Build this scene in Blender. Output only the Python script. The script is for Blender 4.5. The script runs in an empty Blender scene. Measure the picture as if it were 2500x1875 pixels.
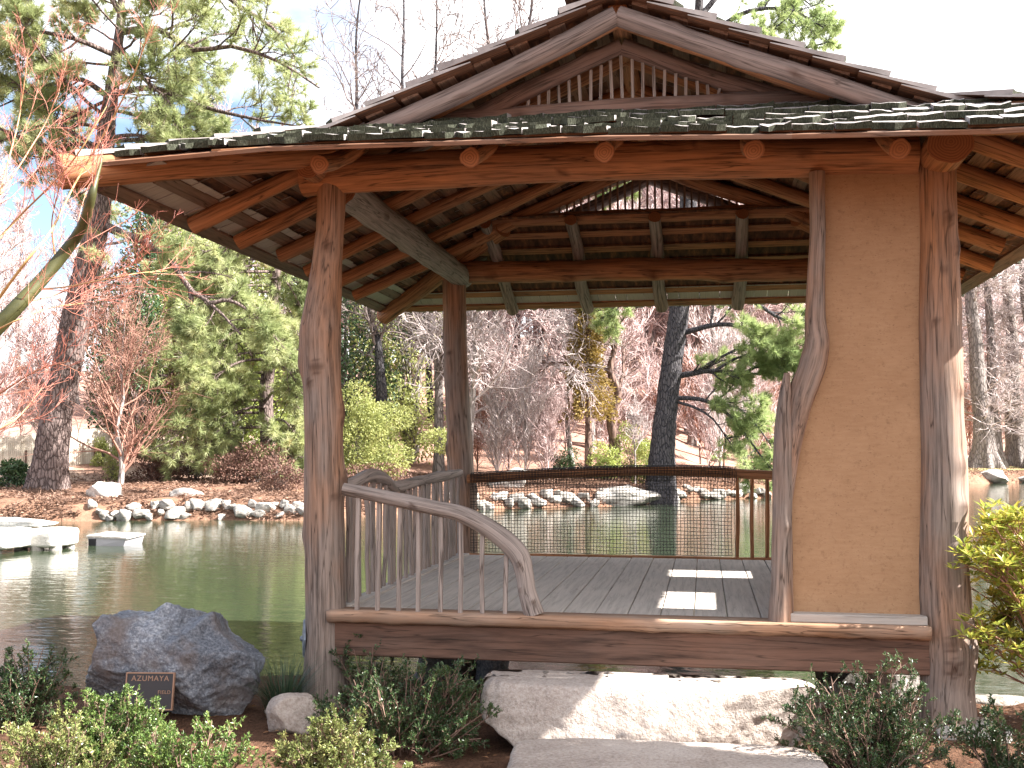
import bpy, math, random
import numpy as np
from mathutils import Vector, Matrix, noise as mnoise

R = math.radians
SC = bpy.context.scene
COL = SC.collection
PI = math.pi

# ------------------------------------------------------------------ camera
YAW, PITCH, FPX, EYE = R(10.1), R(3.5), 2628.0, 1.6      # looks 10.1 deg left of +Y, eye 1.6 m above the ground
cam_d = bpy.data.cameras.new('camera')
cam_d.sensor_width = 36.0
cam_d.lens = 36.0 * FPX / 2500.0
cam_d.clip_start, cam_d.clip_end = 0.05, 3000.0
cam = bpy.data.objects.new('camera', cam_d)
COL.objects.link(cam)
cam.location = (0, 0, EYE)
cam.rotation_euler = (R(90) + PITCH, 0, YAW)
SC.camera = cam

# ------------------------------------------------------------------ light
SUN_AZ, SUN_EL = R(0.5), R(42)        # azimuth from +X towards +Y
S = Vector((math.cos(SUN_EL) * math.cos(SUN_AZ), math.cos(SUN_EL) * math.sin(SUN_AZ), math.sin(SUN_EL)))
sun_d = bpy.data.lights.new('sun', 'SUN')
sun_d.energy, sun_d.angle, sun_d.color = 5.0, R(0.5), (1.0, 0.95, 0.88)
sun = bpy.data.objects.new('sun', sun_d)
COL.objects.link(sun)
sun.rotation_euler = (-S).to_track_quat('-Z', 'Y').to_euler()
world = bpy.data.worlds.new('World')
SC.world = world
world.use_nodes = True
wn = world.node_tree
wn.nodes.clear()
def wnode(t, **kw):
    n = wn.nodes.new(t)
    for k, v in kw.items():
        setattr(n, k, v)
    return n
w_out, w_bg = wnode('ShaderNodeOutputWorld'), wnode('ShaderNodeBackground')
w_sky = wnode('ShaderNodeTexSky', sky_type='NISHITA', sun_disc=False, sun_elevation=SUN_EL,
              sun_rotation=R(90) - SUN_AZ, air_density=1.0, dust_density=1.2, ozone_density=1.0)
w_tc, w_map = wnode('ShaderNodeTexCoord'), wnode('ShaderNodeMapping')
w_map.inputs['Scale'].default_value = (1.6, 1.6, 3.2)
w_no = wnode('ShaderNodeTexNoise')
w_no.inputs['Scale'].default_value, w_no.inputs['Detail'].default_value = 1.7, 7
w_rp = wnode('ShaderNodeValToRGB')
w_rp.color_ramp.elements[0].position, w_rp.color_ramp.elements[1].position = 0.26, 0.44
w_mix = wnode('ShaderNodeMix', data_type='RGBA')
w_mix.inputs['B'].default_value = (8.6, 8.5, 8.6, 1)
L = wn.links.new
L(w_tc.outputs['Generated'], w_map.inputs['Vector']); L(w_map.outputs['Vector'], w_no.inputs['Vector'])
w_sep = wnode('ShaderNodeSeparateXYZ'); L(w_tc.outputs['Generated'], w_sep.inputs[0])
w_m1 = wnode('ShaderNodeMath', operation='MULTIPLY_ADD'); w_m1.inputs[1].default_value = 0.42
L(w_sep.outputs[0], w_m1.inputs[0]); L(w_no.outputs['Fac'], w_m1.inputs[2]); L(w_m1.outputs[0], w_rp.inputs['Fac']); L(w_rp.outputs['Color'], w_mix.inputs['Factor'])
L(w_sky.outputs['Color'], w_mix.inputs['A']); L(w_mix.outputs['Result'], w_bg.inputs['Color'])
L(w_bg.outputs['Background'], w_out.inputs['Surface'])
w_bg.inputs['Strength'].default_value = 0.062
SC.view_settings.view_transform = 'Standard'
SC.view_settings.look = 'None'
SC.view_settings.gamma = 1
SC.view_settings.use_curve_mapping = False
SC.view_settings.exposure = 2.25
SC.render.engine = 'CYCLES'
SC.cycles.max_bounces = 8
SC.cycles.diffuse_bounces = 5
SC.cycles.transparent_max_bounces = 8
SC.cycles.use_denoising = True
SC.cycles.caustics_reflective = False

# ------------------------------------------------------------------ surveying: photo pixel (2212 wide view) + distance -> place
FWD = np.array([-math.sin(YAW), math.cos(YAW), 0.0])
RGT = np.array([math.cos(YAW), math.sin(YAW), 0.0])
def ray(x, y):
    u = (x * 2500 / 2212 - 1250) / FPX
    v = (937.5 - y * 2500 / 2212) / FPX
    fw, up = math.cos(PITCH) - v * math.sin(PITCH), math.sin(PITCH) + v * math.cos(PITCH)
    return FWD * fw + RGT * u + np.array([0, 0, up])
def at_d(x, y, d):                      # horizontal distance d along the view axis
    r = ray(x, y)
    return r * (d / float(r @ FWD)) + np.array([0, 0, EYE])
def at_y(x, y, Y):
    r = ray(x, y)
    return r * (Y / r[1]) + np.array([0, 0, EYE])
def at_x(x, y, X):
    r = ray(x, y)
    return r * (X / r[0]) + np.array([0, 0, EYE])
def at_z(x, y, z):
    r = ray(x, y)
    return r * ((z - EYE) / r[2]) + np.array([0, 0, EYE])

# ------------------------------------------------------------------ ground heights
WATER = -0.30
SH_A = np.array([-180, -90, -60, -35.5, -30, -21, -12.3, -4.7, -0.4, 3.8, 7.8, 12.6, 15.3, 30, 60, 90, 180.0])
SH_R = np.array([60, 45, 34, 31.5, 30.7, 29.5, 34, 36.6, 41.5, 44, 52, 64, 70, 78, 80, 80, 80.0])
def wob(x, y, s, seed=0.0):
    return (np.sin(x * s + 1.3 + seed) * np.cos(y * s * 1.13 + 0.7 + seed * 2) + 0.5 * np.sin(x * s * 2.3 - y * s * 1.7 + 2.1 + seed)
            + 0.25 * np.sin(x * s * 4.9 + y * s * 5.3 + seed * 3)) / 1.75
def sstep(a, b, t):
    t = np.clip((t - a) / (b - a), 0, 1)
    return t * t * (3 - 2 * t)
def near_land(x, y):
    return 7.75 - .70 * sstep(2.9, 4.4, -np.asarray(x, float)) + 0.22 * wob(x, y * 0, 1.1) - y
def far_land(x, y):
    az = np.degrees(np.arctan2(x, y))
    r = np.hypot(x, y)
    return r - np.interp(az, SH_A, SH_R) - 0.5 * wob(x, y, 0.45, 3)
def height(x, y):
    x, y = np.asarray(x, float), np.asarray(y, float)
    d1, d2 = near_land(x, y), far_land(x, y)
    az = np.degrees(np.arctan2(x, y))
    hn = -1.4 + 1.4 * sstep(-0.9, 0.35, d1) + 0.03 * wob(x, y, 1.7) + 0.015 * wob(x, y, 6.0, 2)
    hs = np.interp(az, [-180, -40, -28, -16, -6, 4, 10, 20, 180], [.11, .12, .12, .145, .22, .24, .20, .17, .15])
    d0 = np.interp(az, [-180, -30, -20, -8, 4, 12, 180], [10, 10, 12, 12, 18, 22, 22])
    dd = np.maximum(d2 - d0, 0)
    hf = -1.4 + 1.62 * sstep(-1.2, 0.9, d2) + 0.035 * np.clip(d2, 0, 14) + hs * dd * (1 - 0.33 * sstep(40, 160, dd)) * (1 - .6 * sstep(180, 500, dd))
    hf = hf + 0.08 * wob(x, y, 0.8, 1) * sstep(0, 2, d2) + 0.5 * wob(x, y, 0.13, 4) * sstep(8, 30, d2)
    return np.maximum(hn, hf)
def H(x, y):
    return float(height(x, y))

# ------------------------------------------------------------------ mesh helpers
def mesh_np(name, V, quads=None, tris=None, mats=(), attrs=None, smooth=True, matidx=None):
    me = bpy.data.meshes.new(name)
    V = np.asarray(V, np.float32).reshape(-1, 3)
    q = np.zeros((0, 4), np.int32) if quads is None else np.asarray(quads, np.int32).reshape(-1, 4)
    t = np.zeros((0, 3), np.int32) if tris is None else np.asarray(tris, np.int32).reshape(-1, 3)
    me.vertices.add(len(V)); me.vertices.foreach_set('co', V.ravel())
    nl = q.size + t.size
    me.loops.add(nl); me.loops.foreach_set('vertex_index', np.concatenate([q.ravel(), t.ravel()]))
    npoly = len(q) + len(t)
    me.polygons.add(npoly)
    starts = np.concatenate([np.arange(len(q)) * 4, q.size + np.arange(len(t)) * 3]).astype(np.int32)
    me.polygons.foreach_set('loop_start', starts)
    try:
        me.polygons.foreach_set('loop_total', np.concatenate([np.full(len(q), 4), np.full(len(t), 3)]).astype(np.int32))
    except Exception:
        pass
    if matidx is not None:
        me.polygons.foreach_set('material_index', np.asarray(matidx, np.int32))
    me.polygons.foreach_set('use_smooth', np.full(npoly, smooth))
    for k, a in (attrs or {}).items():
        a = np.asarray(a, np.float32)
        if a.ndim == 1:
            at = me.attributes.new(k, 'FLOAT', 'POINT'); at.data.foreach_set('value', a)
        elif a.shape[1] == 3:
            at = me.attributes.new(k, 'FLOAT_VECTOR', 'POINT'); at.data.foreach_set('vector', a.ravel())
        else:
            at = me.attributes.new(k, 'FLOAT_COLOR', 'POINT'); at.data.foreach_set('color', a.ravel())
    for m in mats:
        me.materials.append(m)
    me.update(calc_edges=True)
    return me

def tag(o, label=None, cat=None, group=None, kind=None):
    if label: o['label'] = label
    if cat: o['category'] = cat
    if group: o['group'] = group
    if kind: o['kind'] = kind
    return o
def thing(name, loc, label, cat, group=None):
    o = bpy.data.objects.new(name, None)
    o.empty_display_size = 0.2
    COL.objects.link(o)
    o.location = loc
    return tag(o, label, cat, group)
def put(name, me, parent=None, world=True, mw=None):
    """Link a mesh; with world=True its coordinates are already world ones, parent being an empty at its own location."""
    o = bpy.data.objects.new(name, me)
    COL.objects.link(o)
    if parent is not None:
        o.parent = parent
        if world and parent.type == 'EMPTY':
            o.matrix_parent_inverse = Matrix.Translation(-Vector(parent.location))
    if mw is not None:
        o.matrix_basis = mw
    return o
def copy_tree(root, loc, rz=0.0, sc=1.0, label=None, group=None):
    r = root.copy(); COL.objects.link(r)
    r.location = loc; r.rotation_euler = (0, 0, rz); r.scale = (sc, sc, sc) if not hasattr(sc, '__len__') else sc
    if label: r['label'] = label
    if group: r['group'] = group
    for ch in list(root.children):
        c = ch.copy(); COL.objects.link(c); c.parent = r
        for g in list(ch.children):
            d = g.copy(); COL.objects.link(d); d.parent = c
    return r

def catmull(P, n_per):
    P = np.asarray(P, float)
    Q = np.vstack([2 * P[0] - P[1], P, 2 * P[-1] - P[-2]])
    out = []
    for i in range(len(P) - 1):
        a, b, c, d = Q[i], Q[i + 1], Q[i + 2], Q[i + 3]
        for t in np.linspace(0, 1, n_per, endpoint=False):
            out.append(0.5 * ((2 * b) + (c - a) * t + (2 * a - 5 * b + 4 * c - d) * t * t + (3 * b - 3 * c + d - a) * t ** 3))
    out.append(P[-1])
    return np.array(out)

def tubes(P, Rr, s):
    """P (N,m,3), R (N,m): N tapering tubes of s sides -> verts, quads"""
    N, m, _ = P.shape
    T = np.gradient(P, axis=1)
    T /= np.linalg.norm(T, axis=2, keepdims=True) + 1e-9
    ref = np.where(np.abs(T[:, :1, 2:3]) > 0.9, np.array([[[1.0, 0, 0]]]), np.array([[[0, 0, 1.0]]]))
    A = np.cross(T, np.broadcast_to(ref, T.shape)); A /= np.linalg.norm(A, axis=2, keepdims=True) + 1e-9
    B = np.cross(T, A)
    th = np.arange(s) * 2 * PI / s
    V = P[:, :, None, :] + Rr[:, :, None, None] * (A[:, :, None, :] * np.cos(th)[None, None, :, None] + B[:, :, None, :] * np.sin(th)[None, None, :, None])
    base = (np.arange(N) * m * s)[:, None, None] + (np.arange(m - 1) * s)[None, :, None]
    k = np.arange(s)[None, None, :]; k2 = (np.arange(s) + 1) % s
    q = np.stack([base + k, base + k2[None, None, :], base + s + k2[None, None, :], base + s + k], -1).reshape(-1, 4)
    return V.reshape(-1, 3), q

class Geo:
    """collects numpy pieces into one mesh"""
    def __init__(g): g.V, g.Q, g.T, g.A, g.n = [], [], [], [], 0
    def add(g, V, Q=None, T=None, tint=None):
        V = np.asarray(V, float).reshape(-1, 3)
        if Q is not None and len(Q): g.Q.append(np.asarray(Q) + g.n)
        if T is not None and len(T): g.T.append(np.asarray(T) + g.n)
        g.A.append(np.full(len(V), 0.5) if tint is None else np.broadcast_to(np.asarray(tint, float), (len(V),)))
        g.V.append(V); g.n += len(V)
        return g
    def mesh(g, name, mats, smooth=True):
        return mesh_np(name, np.concatenate(g.V), np.concatenate(g.Q) if g.Q else None, np.concatenate(g.T) if g.T else None,
                       mats, {'tint': np.concatenate(g.A)}, smooth)

BOXQ = np.array([[0, 3, 2, 1], [4, 5, 6, 7], [0, 1, 5, 4], [1, 2, 6, 5], [2, 3, 7, 6], [3, 0, 4, 7]])
def box_v(lo, hi):
    (a, b, c), (d, e, f) = lo, hi
    return np.array([[a, b, c], [d, b, c], [d, e, c], [a, e, c], [a, b, f], [d, b, f], [d, e, f], [a, e, f]], float)

# ------------------------------------------------------------------ materials
MATS = {}
class NT:
    def __init__(s, name):
        s.m = bpy.data.materials.new(name); s.m.use_nodes = True
        s.t = s.m.node_tree; s.t.nodes.clear()
        s.out = s.n('ShaderNodeOutputMaterial'); s.b = s.n('ShaderNodeBsdfPrincipled')
        s.l(s.b.outputs[0], s.out.inputs['Surface'])
    def n(s, t, **kw):
        n = s.t.nodes.new(t)
        for k, v in kw.items(): setattr(n, k, v)
        return n
    def l(s, a, b): s.t.links.new(a, b)
    def coord(s, kind='Object', scale=(1, 1, 1), rnd=0.0):
        tc = s.n('ShaderNodeTexCoord')
        src = tc.outputs[kind]
        if rnd:
            oi = s.n('ShaderNodeObjectInfo'); mu = s.n('ShaderNodeVectorMath', operation='SCALE')
            cx = s.n('ShaderNodeCombineXYZ')
            for i in range(3): s.l(oi.outputs['Random'], cx.inputs[i])
            s.l(cx.outputs[0], mu.inputs[0]); mu.inputs['Scale'].default_value = rnd
            ad = s.n('ShaderNodeVectorMath', operation='ADD'); s.l(src, ad.inputs[0]); s.l(mu.outputs[0], ad.inputs[1]); src = ad.outputs[0]
        mp = s.n('ShaderNodeMapping'); mp.inputs['Scale'].default_value = scale
        s.l(src, mp.inputs['Vector'])
        return mp.outputs[0]
    def attr(s, name, out='Fac'):
        return s.n('ShaderNodeAttribute', attribute_name=name).outputs[out]
    def noise(s, vec, scale, detail=5, rough=0.55, dist=0.0):
        n = s.n('ShaderNodeTexNoise'); n.inputs['Scale'].default_value = scale; n.inputs['Detail'].default_value = detail
        n.inputs['Roughness'].default_value = rough; n.inputs['Distortion'].default_value = dist
        s.l(vec, n.inputs['Vector']); return n.outputs['Fac']
    def ramp(s, fac, stops):
        r = s.n('ShaderNodeValToRGB'); e = r.color_ramp.elements
        while len(e) < len(stops): e.new(0.5)
        for el, (p, c) in zip(e, stops):
            el.position = p; el.color = (*c, 1) if len(c) == 3 else c
        s.l(fac, r.inputs['Fac']); return r.outputs['Color']
    def mix(s, fac, a, b, mode='MIX'):
        m = s.n('ShaderNodeMix', data_type='RGBA', blend_type=mode)
        for i, v in (('Factor', fac), ('A', a), ('B', b)):
            if isinstance(v, (int, float)): m.inputs[i].default_value = v
            elif isinstance(v, tuple): m.inputs[i].default_value = (*v, 1)
            else: s.l(v, m.inputs[i])
        return m.outputs['Result']
    def math(s, op, a, b=0.0, clamp=False):
        m = s.n('ShaderNodeMath', operation=op, use_clamp=clamp)
        for i, v in enumerate((a, b)):
            if isinstance(v, (int, float)): m.inputs[i].default_value = v
            else: s.l(v, m.inputs[i])
        return m.outputs[0]
    def bump(s, hgt, strength=0.3, dist=0.02, prev=None):
        b = s.n('ShaderNodeBump'); b.inputs['Strength'].default_value = strength; b.inputs['Distance'].default_value = dist
        s.l(hgt, b.inputs['Height'])
        if prev is not None: s.l(prev, b.inputs['Normal'])
        return b.outputs[0]
    def fin(s, col, rough=0.7, normal=None, spec=0.3, transl=0.0):
        if isinstance(col, tuple): s.b.inputs['Base Color'].default_value = (*col, 1)
        else: s.l(col, s.b.inputs['Base Color'])
        if isinstance(rough, (int, float)): s.b.inputs['Roughness'].default_value = rough
        else: s.l(rough, s.b.inputs['Roughness'])
        s.b.inputs['Specular IOR Level'].default_value = spec
        if normal is not None: s.l(normal, s.b.inputs['Normal'])
        if transl:
            tr = s.n('ShaderNodeBsdfTranslucent'); mx = s.n('ShaderNodeMixShader'); mx.inputs[0].default_value = transl
            if isinstance(col, tuple): tr.inputs['Color'].default_value = (*col, 1)
            else: s.l(col, tr.inputs['Color'])
            s.l(s.b.outputs[0], mx.inputs[1]); s.l(tr.outputs[0], mx.inputs[2]); s.l(mx.outputs[0], s.out.inputs['Surface'])
        return s.m

def wood(name, fresh, grey, bias=0.0, grain=(22, 22, 1.1), contrast=0.5, checks=0.75):
    t = NT(name)
    g = t.n('ShaderNodeAttribute', attribute_name='grain').outputs['Vector']
    oi = t.n('ShaderNodeObjectInfo'); cx = t.n('ShaderNodeCombineXYZ'); t.l(oi.outputs['Random'], cx.inputs[2])
    mu = t.n('ShaderNodeVectorMath', operation='SCALE'); mu.inputs['Scale'].default_value = 37.0; t.l(cx.outputs[0], mu.inputs[0])
    ad = t.n('ShaderNodeVectorMath', operation='ADD'); t.l(g, ad.inputs[0]); t.l(mu.outputs[0], ad.inputs[1])
    mp = t.n('ShaderNodeMapping'); mp.inputs['Scale'].default_value = grain; t.l(ad.outputs[0], mp.inputs['Vector'])
    fine = t.noise(mp.outputs[0], 2.2, 8, 0.65, 0.4)
    mp2 = t.n('ShaderNodeMapping'); mp2.inputs['Scale'].default_value = (5, 5, 1.6); t.l(ad.outputs[0], mp2.inputs['Vector'])
    patch = t.noise(mp2.outputs[0], 1.0, 4)
    wea = t.math('ADD', t.math('ADD', t.attr('weather'), bias), t.math('MULTIPLY', t.math('SUBTRACT', patch, 0.5), 2.2), True)
    base = t.mix(wea, fresh, grey)
    dark = tuple(c * (1 - contrast) for c in (1.0, 1.0, 1.0)); lite = tuple(1 + contrast * 0.5 for _ in range(3))
    tone = t.ramp(fine, [(0.28, dark), (0.52, (1, 1, 1)), (0.75, lite)])
    col = t.mix(1.0, base, tone, 'MULTIPLY')
    # drying checks: thin dark lines along the grain
    mp3 = t.n('ShaderNodeMapping'); mp3.inputs['Scale'].default_value = (11, 11, 0.45); t.l(ad.outputs[0], mp3.inputs['Vector'])
    ch = t.noise(mp3.outputs[0], 2.0, 3, 0.4)
    line = t.ramp(t.math('ABSOLUTE', t.math('SUBTRACT', ch, 0.5)), [(0.0, (1, 1, 1)), (0.016, (0, 0, 0))])
    col = t.mix(t.math('MULTIPLY', line, checks), col, (0.03, 0.018, 0.012))
    kn = t.attr('knot')
    col = t.mix(t.math('MULTIPLY', kn, 0.85, True), col, (0.055, 0.024, 0.013))
    hgt = t.math('SUBTRACT', fine, t.math('MULTIPLY', line, 0.8))
    return t.fin(col, 0.72, t.bump(hgt, 0.35, 0.006), 0.25)

M = MATS
M['cedar'] = wood('cedar_log', (0.42, 0.185, 0.083), (0.28, 0.155, 0.095), 0.12, (22, 22, 1.1), 0.75)
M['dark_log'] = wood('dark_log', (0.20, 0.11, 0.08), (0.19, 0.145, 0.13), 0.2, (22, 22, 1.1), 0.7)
M['post'] = wood('weathered_post', (0.35, 0.17, 0.086), (0.245, 0.195, 0.168), 0.0, (22, 22, 1.1), 0.75)
M['grey_log'] = wood('grey_log', (0.30, 0.205, 0.16), (0.31, 0.26, 0.235), 0.3, (22, 22, 1.1), 0.7)
M['deck'] = wood('deck_board', (0.50, 0.445, 0.395), (0.44, 0.40, 0.365), 0.2, (16, 16, 0.9), 0.3, 0.2)
M['plank'] = wood('dark_board', (0.15, 0.082, 0.058), (0.115, 0.08, 0.066), -0.1, (30, 9, 0.8), 0.75)
M['batten'] = wood('batten', (0.22, 0.105, 0.06), (0.20, 0.145, 0.115), 0.15, (16, 16, 1.0), 0.5)
M['slab'] = wood('live_edge', (0.38, 0.20, 0.11), (0.33, 0.25, 0.20), 0.0, (14, 14, 0.8), 0.45)
t = NT('end_grain')
g = t.n('ShaderNodeAttribute', attribute_name='grain').outputs['Vector']
ln = t.n('ShaderNodeVectorMath', operation='LENGTH'); sx = t.n('ShaderNodeVectorMath', operation='MULTIPLY'); sx.inputs[1].default_value = (1, 1, 0)
t.l(g, sx.inputs[0]); t.l(sx.outputs[0], ln.inputs[0])
rg = t.math('SINE', t.math('MULTIPLY', t.math('ADD', ln.outputs['Value'], t.math('MULTIPLY', t.noise(t.coord('Object', (1, 1, 1)), 18, 3), 0.02)), 420.0))
M['end'] = t.fin(t.mix(t.math('MULTIPLY', t.math('ADD', rg, 1.0), 0.3), (0.36, 0.145, 0.06), (0.14, 0.05, 0.025)), 0.75)
t = NT('shingle')
v = t.coord('Object', (1, 1, 1), 31.0)
f1 = t.noise(t.coord('Object', (40, 3, 3), 31.0), 1.5, 7, 0.65); f2 = t.noise(v, 5, 4)
oi = t.n('ShaderNodeObjectInfo')
c = t.mix(oi.outputs['Random'], (0.27, 0.24, 0.235), (0.42, 0.39, 0.375))
c = t.mix(1.0, c, t.ramp(f1, [(0.3, (.55, .55, .55)), (0.7, (1.25, 1.25, 1.25))]), 'MULTIPLY')
M['shingle'] = t.fin(c, 0.8, t.bump(f1, 0.5, 0.008))
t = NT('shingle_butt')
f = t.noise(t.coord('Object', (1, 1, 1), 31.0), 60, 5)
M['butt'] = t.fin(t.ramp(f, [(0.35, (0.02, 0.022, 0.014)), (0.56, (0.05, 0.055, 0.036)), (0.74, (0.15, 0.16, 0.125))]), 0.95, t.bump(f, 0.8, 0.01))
t = NT('shingle_underside')
f = t.noise(t.coord('Object', (9, 2, 2), 31.0), 2.5, 6, 0.6)
M['under'] = t.fin(t.ramp(f, [(0.35, (0.045, 0.022, 0.014)), (0.55, (0.11, 0.05, 0.028)), (0.72, (0.30, 0.12, 0.05))]), 0.9)
t = NT('new_shingle')
f = t.noise(t.coord('Object', (20, 2, 2), 31.0), 2.0, 6, 0.6)
M['newshingle'] = t.fin(t.ramp(f, [(0.3, (0.36, 0.32, 0.29)), (0.7, (0.55, 0.50, 0.46))]), 0.85)
t = NT('plaster')
v = t.coord('Object')
a, b2, c2 = t.noise(v, 2.2, 6, 0.6), t.noise(v, 26, 5, 0.7), t.noise(v, 120, 3)
d = t.noise(t.coord('Object', (3, 3, 14)), 4.0, 4, 0.6)
col = t.ramp(t.math('ADD', t.math('MULTIPLY', a, 0.6), t.math('MULTIPLY', d, 0.4)), [(0.3, (0.32, 0.185, 0.103)), (0.7, (0.44, 0.275, 0.162))])
col = t.mix(t.ramp(b2, [(0.55, (0, 0, 0)), (0.72, (.8, .8, .8))]), col, (0.26, 0.15, 0.085))
# straw flecks
fl = t.ramp(t.noise(t.coord('Object', (55, 55, 160)), 1.0, 1, 0.5), [(0.70, (0, 0, 0)), (0.74, (.5, .5, .5))])
col = t.mix(fl, col, (0.16, 0.09, 0.05))
M['plaster'] = t.fin(col, 0.9, t.bump(t.math('ADD', c2, b2), 0.35, 0.004), 0.15)

def granite(name, c0, c1, c2, sp=80, stain=None):
    t = NT(name)
    v = t.coord('Object', (1, 1, 1), 13.0)
    lo, mid, hi = t.noise(v, 2.0, 6, 0.6), t.noise(v, 14, 6, 0.7), t.noise(v, sp, 3, 0.7)
    k = t.math('ADD', t.math('MULTIPLY', lo, 0.5), t.math('MULTIPLY', hi, 0.5))
    col = t.ramp(k, [(0.36, c0), (0.5, c1), (0.64, c2)])
    if stain: col = t.mix(t.ramp(t.noise(v, 3.1, 4, 0.6), [(0.5, (0, 0, 0)), (0.66, (.75, .75, .75))]), col, stain)
    oi = t.n('ShaderNodeObjectInfo')
    k_ = t.math('ADD', t.math('MULTIPLY', oi.outputs['Random'], 0.5), 0.62); cc = t.n('ShaderNodeCombineXYZ')
    for i in range(3): t.l(k_, cc.inputs[i])
    if name == 'pale_rock': col = t.mix(1.0, col, cc.outputs[0], 'MULTIPLY')
    n1 = t.bump(mid, 0.8, 0.035); n2 = t.bump(hi, 0.5, 0.008, n1)
    return t.fin(col, 0.85, n2, 0.25)
M['granite'] = granite('blue_grey_granite', (0.06, 0.067, 0.085), (0.19, 0.205, 0.24), (0.46, 0.475, 0.51), 60, (0.15, 0.115, 0.10))
M['tan_rock'] = granite('tan_granite', (0.25, 0.20, 0.17), (0.41, 0.345, 0.305), (0.52, 0.46, 0.42), 55)
M['pale_rock'] = granite('pale_rock', (0.25, 0.225, 0.205), (0.42, 0.39, 0.36), (0.56, 0.53, 0.50), 7)
M['dark_rock'] = granite('dark_rock', (0.04, 0.035, 0.03), (0.10, 0.09, 0.08), (0.19, 0.17, 0.15), 22)
M['concrete'] = granite('pale_stone', (0.42, 0.40, 0.37), (0.55, 0.53, 0.50), (0.63, 0.61, 0.58), 30)

def bark(name, c0, c1, c2, sc=(1, 1, 0.22), size=9.0, moss=None):
    t = NT(name)
    v = t.coord('Object', sc)
    vo = t.n('ShaderNodeTexVoronoi'); vo.feature = 'DISTANCE_TO_EDGE'; vo.inputs['Scale'].default_value = size; t.l(v, vo.inputs['Vector'])
    e = t.ramp(t.math('ADD', vo.outputs['Distance'], t.math('MULTIPLY', t.math('SUBTRACT', t.noise(v, size * 3, 4), 0.5), 0.25)), [(0.0, (0.15, 0.15, 0.15)), (0.16, (1, 1, 1))])
    n = t.noise(v, size * 1.4, 6, 0.65)
    col = t.mix(e, c0, t.ramp(n, [(0.3, c1), (0.7, c2)]))
    if moss: col = t.mix(t.ramp(t.noise(v, 3, 4), [(0.45, (0, 0, 0)), (0.65, (.7, .7, .7))]), col, moss)
    return t.fin(col, 0.9, t.bump(t.math('ADD', t.math('MULTIPLY', e, 0.7), n), 0.9, 0.06), 0.15)
M['pine_bark'] = bark('pine_bark', (0.045, 0.032, 0.03), (0.13, 0.095, 0.09), (0.26, 0.20, 0.185), (1, 1, 0.28), 11.0)
M['dark_bark'] = bark('dark_pine_bark', (0.022, 0.022, 0.028), (0.055, 0.052, 0.06), (0.13, 0.12, 0.125), (1, 1, 0.28), 12.0)
M['grey_bark'] = bark('grey_bark', (0.10, 0.085, 0.08), (0.20, 0.175, 0.165), (0.32, 0.28, 0.265), (1, 1, 0.3), 7.0)
M['brown_bark'] = bark('brown_bark', (0.07, 0.045, 0.04), (0.16, 0.105, 0.09), (0.27, 0.18, 0.15), (1, 1, 0.25), 6.0)
M['pale_bark'] = bark('pale_bark', (0.20, 0.17, 0.16), (0.34, 0.30, 0.285), (0.48, 0.44, 0.42), (1, 1, 0.3), 6.0)
t = NT('maple_bark')
n = t.noise(t.coord('Object', (1, 1, 1)), 9, 5)
M['maple_bark'] = t.fin(t.ramp(n, [(0.35, (0.04, 0.043, 0.015)), (0.6, (0.075, 0.075, 0.025)), (0.75, (0.15, 0.10, 0.05))]), 0.45, t.bump(n, 0.2, 0.01), 0.4)

def tinted(name, stops, rough=0.5, spec=0.3, transl=0.0):
    t = NT(name)
    return t.fin(t.ramp(t.attr('tint'), stops), rough, None, spec, transl)
M['red_twig'] = tinted('red_twig', [(0.0, (0.42, 0.13, 0.10)), (0.6, (0.52, 0.23, 0.16)), (1.0, (0.52, 0.34, 0.14))], 0.45, 0.4)
M['russet_twig'] = tinted('russet_twig', [(0, (0.22, 0.11, 0.085)), (1, (0.42, 0.235, 0.18))], 0.7)
M['pink_twig'] = tinted('pink_twig', [(0, (0.36, 0.25, 0.24)), (1, (0.62, 0.49, 0.48))], 0.75)
M['white_twig'] = tinted('white_twig', [(0, (0.33, 0.27, 0.26)), (1, (0.60, 0.52, 0.51))], 0.7)
M['grey_twig'] = tinted('grey_twig', [(0, (0.143, 0.110, 0.105)), (1, (0.286, 0.231, 0.220))], 0.75)
M['needle'] = tinted('pine_needle', [(0, (0.17, 0.22, 0.095)), (0.5, (0.36, 0.41, 0.19)), (0.85, (0.57, 0.58, 0.32)), (1.0, (0.52, 0.38, 0.19))], 0.5, 0.4, 0.42)
M['needle_vivid'] = tinted('bright_needle', [(0, (0.17, 0.24, 0.10)), (0.5, (0.37, 0.45, 0.19)), (1, (0.58, 0.64, 0.33))], 0.5, 0.4, 0.5)
M['evergreen'] = tinted('evergreen_leaf', [(0, (0.13, 0.20, 0.06)), (0.5, (0.33, 0.38, 0.11)), (1, (0.55, 0.58, 0.20))], 0.4, 0.45, 0.42)
M['dark_leaf'] = tinted('dark_leaf', [(0, (0.024, 0.054, 0.024)), (0.6, (0.061, 0.115, 0.047)), (1, (0.135, 0.203, 0.074))], 0.4, 0.45, 0.2)
M['olive_leaf'] = tinted('olive_leaf', [(0, (0.15, 0.185, 0.06)), (0.5, (0.32, 0.35, 0.12)), (1, (0.52, 0.52, 0.22))], 0.5, 0.4, 0.42)
M['gold_leaf'] = tinted('golden_cedar', [(0, (0.13, 0.10, 0.03)), (0.5, (0.29, 0.205, 0.06)), (1, (0.42, 0.30, 0.10))], 0.6, 0.3, 0.3)
M['azalea'] = tinted('small_glossy_leaf', [(0, (0.040, 0.086, 0.023)), (0.5, (0.115, 0.190, 0.046)), (0.9, (0.253, 0.310, 0.092)), (0.97, (0.345, 0.345, 0.138)), (1.0, (0.483, 0.138, 0.057))], 0.33, 0.55, 0.25)
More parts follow.
